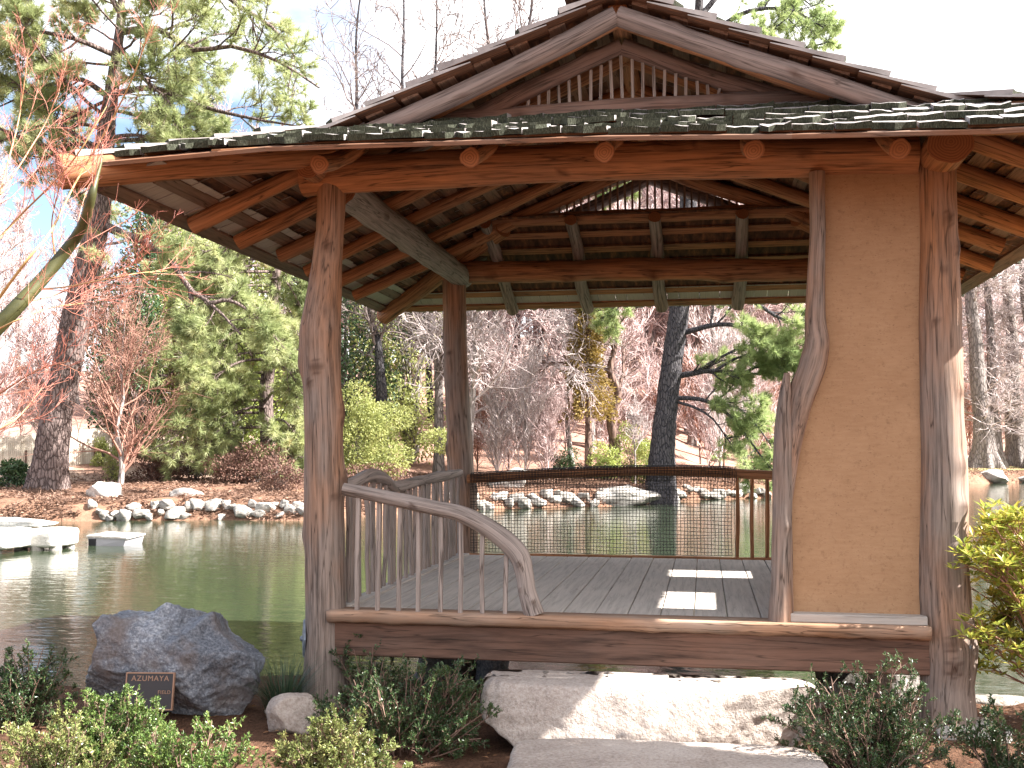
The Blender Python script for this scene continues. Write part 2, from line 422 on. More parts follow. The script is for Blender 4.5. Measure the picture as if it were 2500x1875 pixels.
M['azalea_dark'] = tinted('small_dark_leaf', [(0, (0.02, 0.045, 0.018)), (0.6, (0.055, 0.10, 0.035)), (1, (0.13, 0.18, 0.06))], 0.33, 0.55, 0.2)
M['azalea_pale'] = tinted('pale_small_leaf', [(0, (0.08, 0.11, 0.035)), (0.5, (0.20, 0.235, 0.075)), (0.9, (0.36, 0.34, 0.14)), (0.96, (0.42, 0.27, 0.16)), (1.0, (0.42, 0.12, 0.07))], 0.33, 0.55, 0.25)
M['pieris'] = tinted('yellow_green_leaf', [(0, (0.13, 0.19, 0.03)), (0.45, (0.33, 0.36, 0.06)), (0.85, (0.55, 0.48, 0.10)), (1.0, (0.55, 0.22, 0.09))], 0.35, 0.5, 0.35)
M['grass'] = tinted('dark_blade', [(0, (0.015, 0.035, 0.02)), (1, (0.06, 0.10, 0.05))], 0.4, 0.5, 0.2)
M['litter'] = tinted('dead_leaf', [(0, (0.10, 0.05, 0.03)), (0.5, (0.24, 0.12, 0.06)), (0.85, (0.36, 0.22, 0.12)), (1.0, (0.38, 0.09, 0.05))], 0.7, 0.2, 0.15)
M['straw'] = tinted('pine_straw', [(0, (0.11, 0.066, 0.048)), (0.5, (0.22, 0.135, 0.10)), (1.0, (0.38, 0.26, 0.20))], 0.8, 0.2, 0.15)
M['brown_leaf'] = tinted('brown_azalea_leaf', [(0, (0.085, 0.048, 0.04)), (0.5, (0.17, 0.095, 0.075)), (1.0, (0.29, 0.18, 0.14))], 0.7, 0.2, 0.15)
M['stem'] = tinted('brown_stem', [(0, (0.10, 0.06, 0.045)), (1, (0.30, 0.19, 0.15))], 0.7)
M['red_stem'] = tinted('reddish_stem', [(0, (0.22, 0.10, 0.07)), (1, (0.40, 0.22, 0.15))], 0.6)
M['net'] = NT('black_plastic_net').fin((0.018, 0.014, 0.016), 0.55)
M['fence'] = tinted('bleached_picket', [(0, (0.45, 0.39, 0.32)), (1, (0.68, 0.62, 0.54))], 0.8)
M['grey_paint'] = NT('grey_float').fin((0.34, 0.33, 0.36), 0.45)
M['opening_shade'] = NT('float_opening_shade').fin((0.02, 0.02, 0.025), 0.5)
t = NT('slate_metal')
n = t.noise(t.coord('Object'), 25, 4)
M['metal'] = t.fin(t.ramp(n, [(0.3, (0.10, 0.12, 0.15)), (0.7, (0.20, 0.23, 0.27))]), 0.45, t.bump(n, 0.2, 0.004), 0.5)
M['bronze_dark'] = NT('dark_bronze').fin((0.026, 0.022, 0.026), 0.5, None, 0.5)
M['bronze'] = NT('bronze_trim').fin((0.30, 0.17, 0.11), 0.45, None, 0.5)

# ground
t = NT('ground_cover')
cv = t.attr('cover', 'Color')
v = t.coord('Object')
n1, n2, n3 = t.noise(v, 0.55, 6, 0.65), t.noise(v, 7, 6, 0.7), t.noise(v, 48, 4, 0.7)
straw = t.noise(t.coord('Object', (30, 9, 9)), 1.6, 4, 0.6, 2.5)
tone = t.ramp(t.math('ADD', t.math('MULTIPLY', n1, 0.35), t.math('ADD', t.math('MULTIPLY', n2, 0.3), t.math('MULTIPLY', n3, 0.35))), [(0.36, (.30, .27, .26)), (0.5, (1, 1, 1)), (0.64, (1.6, 1.55, 1.5))])
tone2 = t.ramp(straw, [(0.32, (.6, .55, .5)), (0.5, (1, 1, 1)), (0.7, (1.35, 1.25, 1.15))])
col = t.mix(1.0, t.mix(1.0, cv, tone, 'MULTIPLY'), tone2, 'MULTIPLY')
M['ground'] = t.fin(col, 0.95, t.bump(t.math('ADD', n3, n2), 0.8, 0.03), 0.1)
t = NT('pond_water')
w1 = t.noise(t.coord('Object', (0.8, 1.9, 1)), 2.4, 3, 0.55, 0.6)
w2 = t.noise(t.coord('Object', (2.6, 6.5, 1)), 2.2, 3, 0.5, 0.4)
w0 = t.noise(t.coord('Object', (0.25, 0.4, 1)), 0.5, 2)
h = t.math('ADD', t.math('MULTIPLY', w1, t.math('ADD', 0.35, t.math('MULTIPLY', w0, 1.2))), t.math('MULTIPLY', w2, 0.3))
mk = t.noise(t.coord('Object', (1, 1, 1)), 0.15, 3)
M['water'] = t.fin(t.mix(mk, (0.023, 0.034, 0.018), (0.035, 0.048, 0.027)), 0.03, t.bump(h, 0.20, 0.035), 0.5)
t.b.inputs['IOR'].default_value = 1.33

# ================================================================== SETTING
def build_terrain():
    a1 = np.linspace(-48, 28, 260); a2 = np.linspace(28, 312, 130)[1:-1]
    az = np.radians(np.concatenate([a1, a2]))
    r = np.concatenate([np.linspace(0.4, 12, 120), np.geomspace(12, 900, 190)[1:]])
    na, nr = len(az), len(r)
    A, Rr = np.meshgrid(az, r)
    X, Y = Rr * np.sin(A), Rr * np.cos(A)
    Z = height(X, Y)
    V = np.concatenate([[[0, 0, H(0, 0)]], np.stack([X, Y, Z], -1).reshape(-1, 3)])
    i = np.arange(nr - 1)[:, None] * na; j = np.arange(na)[None, :]; j2 = (j + 1) % na
    Q = np.stack([1 + i + j, 1 + i + na + j, 1 + i + na + j2, 1 + i + j2], -1).reshape(-1, 4)
    T = np.stack([np.zeros(na, int), 1 + np.arange(na), 1 + (np.arange(na) + 1) % na], -1)
    x, y = V[:, 0], V[:, 1]
    d1, d2 = near_land(x, y), far_land(x, y)
    az = np.degrees(np.arctan2(x, y))
    mulch = np.array([0.105, 0.058, 0.038]); straw = np.array([0.22, 0.13, 0.092]); litter = np.array([0.36, 0.225, 0.185]); sand = np.array([0.62, 0.50, 0.42])
    grass = np.array([0.13, 0.19, 0.07]); mead = np.array([0.34, 0.33, 0.16])
    c = np.where((d2 > -1.5)[:, None], straw, mulch)
    f = sstep(6, 20, d2 + 2 * wob(x, y, .5)); c = c * (1 - f[:, None]) + litter * f[:, None]
    # sunny clearing and path on the left bank, mown grass by the fence, meadow on the far right
    f = sstep(.1, .5, wob(x, y, .33, 9) + .35) * sstep(8, 11, d2) * (1 - sstep(22, 28, d2)) * sstep(-40, -36, az) * (1 - sstep(-20, -17, az)); c = c * (1 - f[:, None]) + sand * f[:, None]
    f = sstep(15, 17, d2) * (1 - sstep(22, 26, d2)) * (1 - sstep(-33, -31, az)); c = c * (1 - f[:, None]) + grass * f[:, None]
    f = sstep(2.5, 5, d2) * (1 - sstep(20, 26, d2)) * sstep(5, 8, az); c = c * (1 - f[:, None]) + mead * f[:, None]
    cov = np.concatenate([c, np.ones((len(c), 1))], 1)
    o = put('ground', mesh_np('ground', V, Q, T, [M['ground']], {'cover': cov}))
    o['kind'] = 'structure'
build_terrain()
nx, ny = 2, 2
wv = np.array([[-260, 6.6, WATER], [260, 6.6, WATER], [260, 160, WATER], [-260, 160, WATER]], float)
put('pond_water', mesh_np('pond_water', wv, [[0, 1, 2, 3]], None, [M['water']]))['kind'] = 'structure'

# ================================================================== PAVILION
def log_mesh(name, pts, rad, sides=16, step=0.06, seed=0, rough=0.006, knots=(), weather=0.2, mat='cedar', endmat='end', flat=None):
    P = catmull(pts, max(2, int(np.max(np.linalg.norm(np.diff(np.asarray(pts, float), axis=0), axis=1)) / step)))
    n = len(P)
    tt = np.linspace(0, 1, n)
    rr = np.interp(tt, np.linspace(0, 1, len(rad)), rad) if not np.isscalar(rad) else np.full(n, rad)
    L_ = np.concatenate([[0], np.cumsum(np.linalg.norm(np.diff(P, axis=0), axis=1))])
    T = np.gradient(P, axis=0); T /= np.linalg.norm(T, axis=1, keepdims=True)
    ref = np.array([1.0, 0, 0]) if abs(T.mean(0)[2]) > .8 else np.array([0, 0, 1.0])
    A = np.cross(T, ref); A /= np.linalg.norm(A, axis=1, keepdims=True); B = np.cross(T, A)
    V, G, W, K = [], [], [], []
    for i in range(n):
        for k in range(sides):
            th = 2 * PI * k / sides
            c, s = math.cos(th), math.sin(th)
            r = rr[i]
            d = mnoise.noise((c * 0.9 + seed * 7.1, s * 0.9, L_[i] * 1.3)) * rough * 2 + mnoise.noise((c * 2.5, s * 2.5 + seed * 3.3, L_[i] * 4.0)) * rough
            kn = 0.0
            for (kt, kth, ks) in knots:
                dl = (L_[i] - kt * L_[-1]); da = (th - kth + PI) % (2 * PI) - PI
                q = (dl * dl * 0.5 + (da * r) ** 2) / (ks * ks)
                if q < 9:
                    d += ks * 0.62 * math.exp(-q * 0.5); kn = max(kn, math.exp(-q * 1.9), 0.8 * math.exp(-(math.sqrt(q) - 0.95) ** 2 * 60))
            r2 = r + d
            V.append(P[i] + A[i] * c * r2 + B[i] * s * r2)
            G.append((c * r, s * r, L_[i] + seed * 3.7)); K.append(kn)
            W.append(weather(V[-1]) if callable(weather) else weather)
    Q = []
    for i in range(n - 1):
        for k in range(sides):
            k2 = (k + 1) % sides
            Q.append((i * sides + k, i * sides + k2, (i + 1) * sides + k2, (i + 1) * sides + k))
    Tr = []
    mi = [0] * len(Q)
    for i, e in ((0, 1), (n - 1, -1)):
        b = len(V)
        for k in range(sides):
            V.append(V[i * sides + k]); G.append(G[i * sides + k]); K.append(0); W.append(0.2)
        V.append(P[i] - T[i] * 0.002 * e); G.append((0, 0, L_[i])); K.append(0); W.append(0.2)
        for k in range(sides):
            k2 = (k + 1) % sides
            Tr.append((b + sides, b + k2, b + k) if e == 1 else (b + sides, b + k, b + k2)); mi.append(1)
    return mesh_np(name, V, Q, Tr, [M[mat], M[endmat]], {'grain': G, 'weather': W, 'knot': K}, True, mi)

def board_mesh(name, p0, p1, w, h, up=(0, 0, 1), mat='batten', weather=0.3, seed=0, off=0.0, jit=0.0):
    """rectangular board from p0 to p1, width w across, thickness h along up"""
    p0, p1 = np.asarray(p0, float), np.asarray(p1, float)
    Lg = np.linalg.norm(p1 - p0); T = (p1 - p0) / Lg
    A = np.cross(T, np.asarray(up, float)); A /= np.linalg.norm(A); B = np.cross(A, T)
    n = max(2, int(Lg / 0.25) + 1)
    rng = np.random.default_rng(seed)
    V, G = [], []
    ch = min(w, h) * 0.10
    prof = [(-w / 2 + ch, -h / 2), (w / 2 - ch, -h / 2), (w / 2, -h / 2 + ch), (w / 2, h / 2 - ch), (w / 2 - ch, h / 2), (-w / 2 + ch, h / 2), (-w / 2, h / 2 - ch), (-w / 2, -h / 2 + ch)]
    for i in range(n):
        c = p0 + T * Lg * i / (n - 1) + (A * rng.normal() + B * rng.normal()) * jit
        for a, b in prof:
            V.append(c + A * a + B * (b + off)); G.append((a + seed, b + seed * 0.37, Lg * i / (n - 1) + seed))
    k = len(prof); Q, Tr = [], []
    for i in range(n - 1):
        for j in range(k):
            j2 = (j + 1) % k
            Q.append((i * k + j, i * k + j2, (i + 1) * k + j2, (i + 1) * k + j))
    for j in range(1, k - 1):
        Tr.append((0, j + 1, j)); Tr.append(((n - 1) * k, (n - 1) * k + j, (n - 1) * k + j + 1))
    return mesh_np(name, V, Q, Tr, [M[mat]], {'grain': G, 'weather': np.full(len(V), weather), 'knot': np.zeros(len(V))}, False)

XL, XR, YF, YB = -2.39, 1.36, 6.6, 10.3
XC, YC = (XL + XR) / 2 + .02, (YF + YB) / 2
DK = 0.60                                        # deck height
def zr(z): return z + EYE                         # heights above the eye
pav = thing('garden_pavilion', (XC, YC, 0), 'open log pavilion with shingled hip and gable roof and ochre plaster panel', 'pavilion')

def wposts(p):                                    # greyed where rain reaches it
    return 0.75 - 0.55 * float(sstep(1.3, 2.9, p[2])) + 0.2 * float(sstep(0.9, 0.2, p[2]))
# posts -----------------------------------------------------------
fl = [at_y(705, 1530, YF), at_y(704, 1300, YF), at_y(701, 1100, YF), at_y(699, 950, YF), at_y(695, 820, YF), at_y(692, 720, YF), at_y(702, 620, YF), at_y(713, 500, YF), at_y(716, 400, YF)]
fl[0][2] = -0.05
o = put('post', log_mesh('post', fl, [.152, .130, .124, .120, .122, .135, .110, .088, .090], 32, .03, 1, .006,
        [(.655, PI / 2 - .1, .050), (.645, PI + .1, .036), (.615, PI - .35, .022), (.875, PI + .2, .026), (.56, -PI / 2, .045), (.43, -PI / 2 + .2, .05), (.33, PI / 2, .035), (.40, PI + .9, .018)], wposts, 'post'), pav)
o['label'] = 'front left post with knotty bulge near its middle'
fr = [at_y(2046, 1575, YF), at_y(2046, 1480, YF), at_y(2048, 1400, YF), at_y(2038, 1250, YF), at_y(2036, 1000, YF), at_y(2031, 800, YF), at_y(2027, 600, YF), at_y(2024, 450, YF), at_y(2022, 360, YF)]
fr[0][2] = -0.05
o = put('post', log_mesh('post', fr, [.175, .150, .165, .137, .132, .125, .117, .110, .104], 32, .03, 2, .007,
        [(.90, PI + .35, .034), (.85, PI + .9, .03), (.81, PI + .1, .022), (.72, PI - .35, .018), (.60, PI + .9, .02), (.47, PI + .75, .03), (.40, PI + .8, .032), (.17, PI - .1, .03), (.13, PI + .0, .04)], wposts, 'post'), pav)
o['label'] = 'front right post, half in sunlight'
bl = [at_y(1005, 1240, YB), at_y(1003, 1150, YB), at_y(995, 1000, YB), at_y(988, 860, YB), at_y(985, 740, YB), at_y(981, 600, YB)]
bl[0][2] = -0.9
o = put('post', log_mesh('post', bl, [.135, .125, .125, .120, .112, .115], 24, .05, 3, .010,
        [(.35, PI / 2 + .2, .045), (.60, PI / 2 + .5, .04), (.82, PI - .3, .025), (.50, -PI / 2, .04)], lambda p: .75 - .3 * float(sstep(1.6, 3.1, p[2])), 'post'), pav)
put('post', log_mesh('post', [(XR, YB, -.9), (XR, YB, 1.5), (XR, YB, 3.3)], [.13, .12, .11], 16, .12, 4, .008, (), wposts, 'post'), pav)
# plate beams -----------------------------------------------------
fb = [at_y(655, 392, YF), at_y(800, 375, YF), at_y(1000, 362, YF), at_y(1300, 350, YF), at_y(1600, 343, YF), at_y(1980, 338, YF)]
put('plate_beam', log_mesh('plate_beam', fb, [.10, .118, .122, .118, .118, .115], 28, .04, 5, .006,
    [(.83, .15, .030), (.60, -.6, .025), (.66, -.7, .030), (.30, .3, .018), (.45, .8, .02)], .1, 'cedar'), pav)
bb = [at_y(960, 592, YB), at_y(1100, 588, YB), at_y(1400, 584, YB), at_y(1740, 582, YB), (XR + .25, YB, zr(1.72))]
put('plate_beam', log_mesh('plate_beam', bb, [.105, .105, .10, .10, .10], 20, .06, 6, .012, [(.12, .5, .04), (.30, 1.0, .05), (.5, .6, .04), (.66, 1.2, .05), (.8, .3, .03)], .15, 'cedar'), pav)
o = put('plate_beam', log_mesh('plate_beam', [(XL + .03, YF + .12, zr(1.72)), (XL + .03, 8.4, zr(1.73)), (XL + .03, YB + .1, zr(1.71))], [.115, .11, .105], 20, .06, 7, .009,
    [(.2, .3, .03), (.5, 2.6, .04), (.35, 3.0, .04)], .9, 'grey_log'), pav)
o['label'] = 'greyed plate beam along the open left side'
put('plate_beam', log_mesh('plate_beam', [(XR + .02, YF - .32, zr(1.725)), (XR + .02, 8.4, zr(1.73)), (XR + .02, YB + .3, zr(1.71))], [.125, .12, .105], 20, .06, 8, .008, (), .3, 'cedar'), pav)
put('plate_beam', log_mesh('plate_beam', [(XL - .05, YF - .22, zr(1.80)), (XL - .05, YF + .2, zr(1.80))], [.085, .085], 18, .06, 81, .004, (), .2, 'cedar'), pav)

# roof surfaces: height of the rafter axis --------------------------
PZ = 1.92
def z_side(x):                                    # left/right slopes
    d = abs(x - XC) - (XR - XC)
    return zr(PZ - (0.43 if d > 0 else 0.415) * d)
def z_front(y):
    return zr(PZ - 0.02 - 0.39 * (YF - y)) if y < YC else zr(PZ - 0.02 - 0.42 * (y - YB))
RIDGE = z_side(XC)
EX = 1.12                                          # side overhang
YFE, YBE = 5.75, 11.45                             # front and back eave lines
GF, GB = 6.80, 9.9                                   # gable lattice planes
VF, VB = 6.33, 10.58                               # verges of the upper roof
rs = np.random.default_rng(5)
# rafters ---------------------------------------------------------
def rafter(p0, p1, r, seed, sag=0.0, name='rafter', w=.15, mat='cedar', sides=14):
    p0, p1 = np.array(p0, float), np.array(p1, float)
    rg = np.random.default_rng(seed + 100)
    pts = [p0, p0 * .66 + p1 * .34 + rg.normal(0, .012, 3), p0 * .33 + p1 * .67 + rg.normal(0, .012, 3), p1]
    kn = [(rg.uniform(.1, .9), rg.uniform(0, 6.28), rg.uniform(.015, .028)) for _ in range(4)]
    return put(name, log_mesh(name, pts, [r * 1.05, r, r * .97, r * .93], sides, .07, seed, .005, kn, w, mat), pav)
for i, y in enumerate((6.62, 7.28, 7.95, 8.62, 9.3, 9.97)):
    for sgn, xp in ((-1, XL), (1, XR)):
        xe = xp + sgn * (0.93 + rs.uniform(-.05, .05))
        y2 = min(max(y, VF + .25), VB - .25)
        rafter((xe, y, z_side(xe)), (XC + sgn * .02, y2, RIDGE), .055 if sgn < 0 else .06, 20 + i * 2 + (sgn > 0), w=.1)
for i, x in enumerate((-2.235, -1.33, -.555, .275, 1.045)):
    e_ = at_y((690, 1015, 1305, 1628, 1945)[i], (356, 341, 329, 325, 322)[i], 5.92)
    rafter(e_, (e_[0] + .01, GF + .12, e_[2] + .41 * (GF + .12 - 5.92)), .054, 40 + i, w=.05)
for i, x in enumerate((-2.0, -1.19, -.42, .36, 1.15)):
    rafter((x, 11.28, z_front(11.28)), (x, GB - .12, z_front(GB - .12)), .062, 50 + i, w=.5, mat='grey_log')
# hips
tipL, tipR = at_y(150, 376, 5.42), None
tipL = np.array([-3.55, 5.43, zr(1.59)])
for i, (tip, top) in enumerate(((tipL, (-2.0, 6.85, zr(2.08))), ((2.5, 5.43, zr(1.57)), (.97, 6.85, zr(2.08))), ((-3.45, 11.35, zr(1.50)), (-1.85, 9.9, zr(2.12))), ((2.4, 11.35, zr(1.50)), (.85, 9.9, zr(2.12))))):
    rafter(np.array(tip) - [0, 0, .03], np.array(top) - [0, 0, .03], .092, 60 + i, name='hip_rafter', w=.1, sides=18)
# verge (barge) logs and gable rafters, ridge
for y, nm, rr, dz, seed, w in ((VF + .10, 'barge_log', .062, -.045, 70, .85), (GF, 'gable_rafter', .055, -.10, 74, .2), (VB - .10, 'barge_log', .06, -.045, 78, .85), (GB, 'gable_rafter', .065, -.03, 82, .2)):
    for sgn in (-1, 1):
        xe = XC + sgn * (1.78 if nm == 'barge_log' else 1.62)
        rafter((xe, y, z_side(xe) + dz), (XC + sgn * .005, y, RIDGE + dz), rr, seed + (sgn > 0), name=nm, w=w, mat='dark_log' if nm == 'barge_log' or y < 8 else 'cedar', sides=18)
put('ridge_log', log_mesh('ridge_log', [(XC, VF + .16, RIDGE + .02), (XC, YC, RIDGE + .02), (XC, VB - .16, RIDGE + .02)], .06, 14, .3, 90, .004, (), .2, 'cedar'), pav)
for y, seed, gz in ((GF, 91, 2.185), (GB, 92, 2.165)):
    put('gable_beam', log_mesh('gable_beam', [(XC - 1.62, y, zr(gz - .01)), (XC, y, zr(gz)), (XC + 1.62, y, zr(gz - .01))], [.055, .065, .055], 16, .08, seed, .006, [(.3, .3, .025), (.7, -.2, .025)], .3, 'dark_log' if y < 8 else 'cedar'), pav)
    n = 31
    for k in range(n):
        x = XC + (k - (n - 1) / 2) * .068
        top = z_side(x) - (.155 if y < 8 else .08)
        if top - zr(gz + .05) < .03: continue
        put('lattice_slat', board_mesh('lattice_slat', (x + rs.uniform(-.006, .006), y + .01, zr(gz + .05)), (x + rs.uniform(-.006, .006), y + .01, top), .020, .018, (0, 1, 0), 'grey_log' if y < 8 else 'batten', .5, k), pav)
# battens (skip sheathing) ---------------------------------------------
BT = .026
def slope_n(sgn):
    return Vector((-sgn * 0.0 + sgn * .39, 0, .92)).normalized()
def front_pt(s, v):                                  # s: -1..1 across, v: 0 eave .. 1 gable foot
    hw = 3.05 * (1 - v) + 1.52 * v
    x = XC + s * hw
    ye = 5.75 - .28 * abs(s) ** 3
    y = ye * (1 - v) + GF * v
    ze = zr(1.705) + (-.14 * s if s > 0 else .05 * abs(s) - .15 * abs(s) ** 5)
    z = ze * (1 - v) + zr(2.150) * v
    return np.array([x, y, z])
def hipY(x):                                       # front and back limits of the side slopes at x
    d = abs(x - XC)
    f = np.interp(d, [1.485, 2.15, 3.10], [VF, VF, 5.42]); b = np.interp(d, [1.485, 2.2, 2.99], [VB, VB, YBE - .05])
    return float(f), float(b)
for sgn in (-1, 1):
    for k in range(13):
        d = 2.93 - k * .232
        x = XC + sgn * d
        y0, y1 = hipY(x)
        zc = z_side(x) + .055 + BT / 2 + .004
        put('batten', board_mesh('batten', (x, y0 + .10, zc), (x, y1 - .10, zc), .115, BT, (sgn * .37, 0, .93), 'batten', .55 if k < 2 else .25, 7 + k), pav)
for k in range(6):
    v_ = .035 + k * .18
    y, hw = front_pt(0, v_)[1], 3.05 * (1 - v_) + 1.52 * v_
    zc = None
    bm_ = [front_pt(q_, v_) for q_ in np.linspace(-.97, .97, 7)]
    for q_ in range(6):
        put('batten', board_mesh('batten', bm_[q_] - [0, 0, BT / 2 + .004], bm_[q_ + 1] - [0, 0, BT / 2 + .004], .12, BT, (0, -.36, .93), 'batten', .1, 60 + k), pav)
    y = 11.34 - k * .245
    hw = np.interp(y, [9.9, 11.45], [1.4, 2.95])
    zc = z_front(y) + .062 + BT / 2 + .006
    put('batten', board_mesh('batten', (XC - hw + .06, y, zc), (XC + hw - .06, y, zc), .10, BT, (0, .38, .92), 'cedar', .2, 80 + k), pav)
eb_ = [front_pt(q_, .012) - [0, 0, .016] for q_ in np.linspace(-.74, .80, 9)]
for q_ in range(8):
    put('eave_board', board_mesh('eave_board', eb_[q_], eb_[q_ + 1], .05, .024, (0, -.36, .93), 'cedar', .1, 3), pav)

# shingles -------------------------------------------------------------
def shingle_base(seed):
    rg = np.random.default_rng(seed)
    nx_ = 5
    V, Q, mi = [], [], []
    LEN, TB, TT = 0.44, 0.033, 0.006                # x: -.5...5 (scaled by width), y: 0 butt .. LEN, thickness tapers
    ex = np.linspace(-.5, .5, nx_)
    j1 = rg.normal(0, .013, nx_); jt = rg.normal(0, .0038, nx_)
    for i in range(nx_):
        x = ex[i]
        V += [(x, j1[i], 0), (x, j1[i], TB + jt[i]), (x, LEN, 0), (x, LEN, TT)]
    for i in range(nx_ - 1):
        a, b = i * 4, (i + 1) * 4
        Q += [(a, b, b + 1, a + 1), (a + 1, b + 1, b + 3, a + 3), (a, a + 2, b + 2, b), (a + 2, a + 3, b + 3, b + 2)]
        mi += [1, 0, 2, 2]
    e = (nx_ - 1) * 4
    Q += [(0, 1, 3, 2), (e, e + 2, e + 3, e + 1)]; mi += [0, 0]
    return np.array(V, float), np.array(Q), mi
SB = [shingle_base(i) for i in range(8)]
SMESH = [mesh_np('shingle', V, Q, None, [M['shingle'], M['butt'], M['under']], None, False, mi) for V, Q, mi in SB]
SNEW = [mesh_np('shingle', V, Q, None, [M['shingle'], M['butt'], M['newshingle']], None, False, mi) for V, Q, mi in SB]
n_sh = [0]
bulk = {'V': [], 'Q': [], 'm': [], 'n': 0}
def shingle(P, ex, ey, width, seed, solo, new=False):
    """P: middle of the lower edge; ex along the eave, ey up the slope"""
    ex, ey = Vector(ex).normalized(), Vector(ey).normalized()
    ez = ex.cross(ey).normalized(); ey = ez.cross(ex)
    mw = Matrix(((ex.x * width, ey.x, ez.x, P[0]), (ex.y * width, ey.y, ez.y, P[1]), (ex.z * width, ey.z, ez.z, P[2]), (0, 0, 0, 1)))
    k = seed % 8
    if solo and n_sh[0] < 300:
        n_sh[0] += 1
        o = bpy.data.objects.new('shingle', (SNEW if new else SMESH)[k]); COL.objects.link(o)
        o.parent = pav; o.matrix_parent_inverse = Matrix.Translation(-Vector(pav.location)); o.matrix_basis = mw
    else:
        V, Q, mi = SB[k]
        m = np.array(mw)
        bulk['V'].append(V @ m[:3, :3].T + m[:3, 3]); bulk['Q'].append(Q + bulk['n']); bulk['m'] += mi; bulk['n'] += len(V)
SK = 0.118                                           # underside of the shingles above the rafter axis
sd = 0
EXPO = .225
rg = np.random.default_rng(11)
for row in range(5):
    v0 = row * EXPO / 1.14
    hw = 3.05 * (1 - v0) + 1.52 * v0
    x = -hw
    while x < hw:
        w = float(np.clip(rg.normal(.185, .05), .10, .29)); w = min(w, hw - x + .02)
        s = (x + w / 2) / hw
        P, P2, Pe = front_pt(s, v0), front_pt(s * hw / (3.05 * (1 - v0 - .1) + 1.52 * (v0 + .1)), v0 + .1), front_pt(s + .02, v0)
        lift = np.array([0, -.004, .010 + .006 * rg.random()])
        ey = (P2 - P); ey = ey / np.linalg.norm(ey); ey[2] += rg.normal(0, .012) - .055
        exv = Pe - P; exv[2] += rg.normal(0, .0012)
        P = P + lift + np.array([0, rg.normal(0, .014), rg.normal(0, .002)])
        shingle(P, exv, ey, w * .975, sd, row < 5); sd += 1
        x += w
# side slopes
for sgn in (-1, 1):
    for row in range(13):
        d = 3.0 - row * .24
        x = XC + sgn * d
        y0, y1 = hipY(x)
        if d > 2.2: y0 += .16
        y = y0
        z = z_side(x) + .055 + BT + .010
        z2 = z_side(x - sgn * .2) + .055 + BT + .010
        first = True
        while y < y1:
            w = float(np.clip(rg.normal(.15, .035), .09, .22)); w = min(w, y1 - y + .03)
            solo = (sgn < 0 and row == 0) or (first and row < 12)
            P = np.array([x + rg.normal(0, .008), y + w / 2, z + rg.uniform(0, .006)])
            ey = np.array([-sgn * .2, rg.normal(0, .002), z2 - z - .016])
            shingle(P, (0, 1, 0) if sgn > 0 else (0, -1, 0), ey, w * (.975 if row == 0 else 1.01), sd, solo, row == 0); sd += 1
            y += w; first = False
# back slope
for row in range(6):
    y = 11.45 - row * .245
    hw = np.interp(y, [9.9, 11.45], [1.45, 3.0])
    x = -hw
    while x < hw:
        w = float(np.clip(rg.normal(.15, .035), .09, .22)); w = min(w, hw - x + .02)
        zb = z_front(y) + .062 + BT + .012
        P = np.array([XC + x + w / 2, y, zb]); zb2 = z_front(y - .2) + .062 + BT + .012
        shingle(P, (-1, 0, 0), (0, -.2, zb2 - zb - .016), w * (.975 if row == 0 else 1.02), sd, row == 0, row == 0); sd += 1
        x += w
o = put('shingle_courses', mesh_np('shingle_courses', np.concatenate(bulk['V']), np.concatenate(bulk['Q']), None, [M['shingle'], M['butt'], M['under']], None, False, bulk['m']), pav)
o['kind'] = 'stuff'
# hip and ridge caps
def cap_row(p0, p1, n, wd, seed):
    p0, p1 = np.array(p0, float), np.array(p1, float)
    for i in range(n):
        a = p0 + (p1 - p0) * i / n
        T = (p1 - p0) / np.linalg.norm(p1 - p0)
        sdv = np.cross(T, (0, 0, 1)); sdv /= np.linalg.norm(sdv)
        shingle(a + np.array([0, 0, .026]), sdv if sdv[0] < 0 else sdv, T + np.array([0, 0, -.03]), wd * 1.6, seed + i, True)
for sg_ in (-1, 1):
    cap_row(front_pt(sg_ * .99, .0) + [0, 0, .0], front_pt(sg_ * .99, .66) + [0, 0, .02], 5, .11, 5)
put('ridge_cap', board_mesh('ridge_cap', (XC, VF - .04, RIDGE + .175), (XC, VB + .04, RIDGE + .175), .30, .04, (0, 0, 1), 'grey_log', .8, 5), pav)

# deck -------------------------------------------------------------------
x = -2.27
i = 0
while x < 1.30:
    w = .196
    dz = rs.uniform(-.002, .002)
    put('deck_plank', board_mesh('deck_plank', (x + w / 2, 6.60, DK - .02 + dz), (x + w / 2, 10.12, DK - .02 + dz), w - .001, .04, (0, 0, 1), 'deck', .5, i + 1), pav)
    x += w + .004; i += 1
# live edge sill board and floor beam in front
sill = [at_y(735, 1338, 6.5), at_y(1100, 1344, 6.5), at_y(1500, 1350, 6.5), at_y(1990, 1352, 6.5)]
zS = DK - .018
V, G = [], []
n = 90
for i in range(n):
    x = -2.31 + (1.245 + 2.31) * i / (n - 1)
    e = .012 * mnoise.noise((x * 2.1, 0, 0)) + .007 * mnoise.noise((x * 9, 3, 0)); bt = .012 * abs(mnoise.noise((x * 4.5, 7, 1))) + .006 * abs(mnoise.noise((x * 17, 2, 1)))
    pr = [(6.62, DK - .055), (6.50, DK - .075 - bt), (6.452 + e, DK - .062 - bt), (6.425 + e, DK - .048), (6.418 + e, DK - .004), (6.424 + e, DK + .006), (6.62, DK + .006)]
    for (y, z) in pr:
        V.append((x, y, z)); G.append((y, z, x))
k = 7; Q = [(i * k + j, i * k + (j + 1) % k, (i + 1) * k + (j + 1) % k, (i + 1) * k + j) for i in range(n - 1) for j in range(k)]
Tr = [(0, j + 1, j) for j in range(1, k - 1)] + [((n - 1) * k, (n - 1) * k + j, (n - 1) * k + j + 1) for j in range(1, k - 1)]
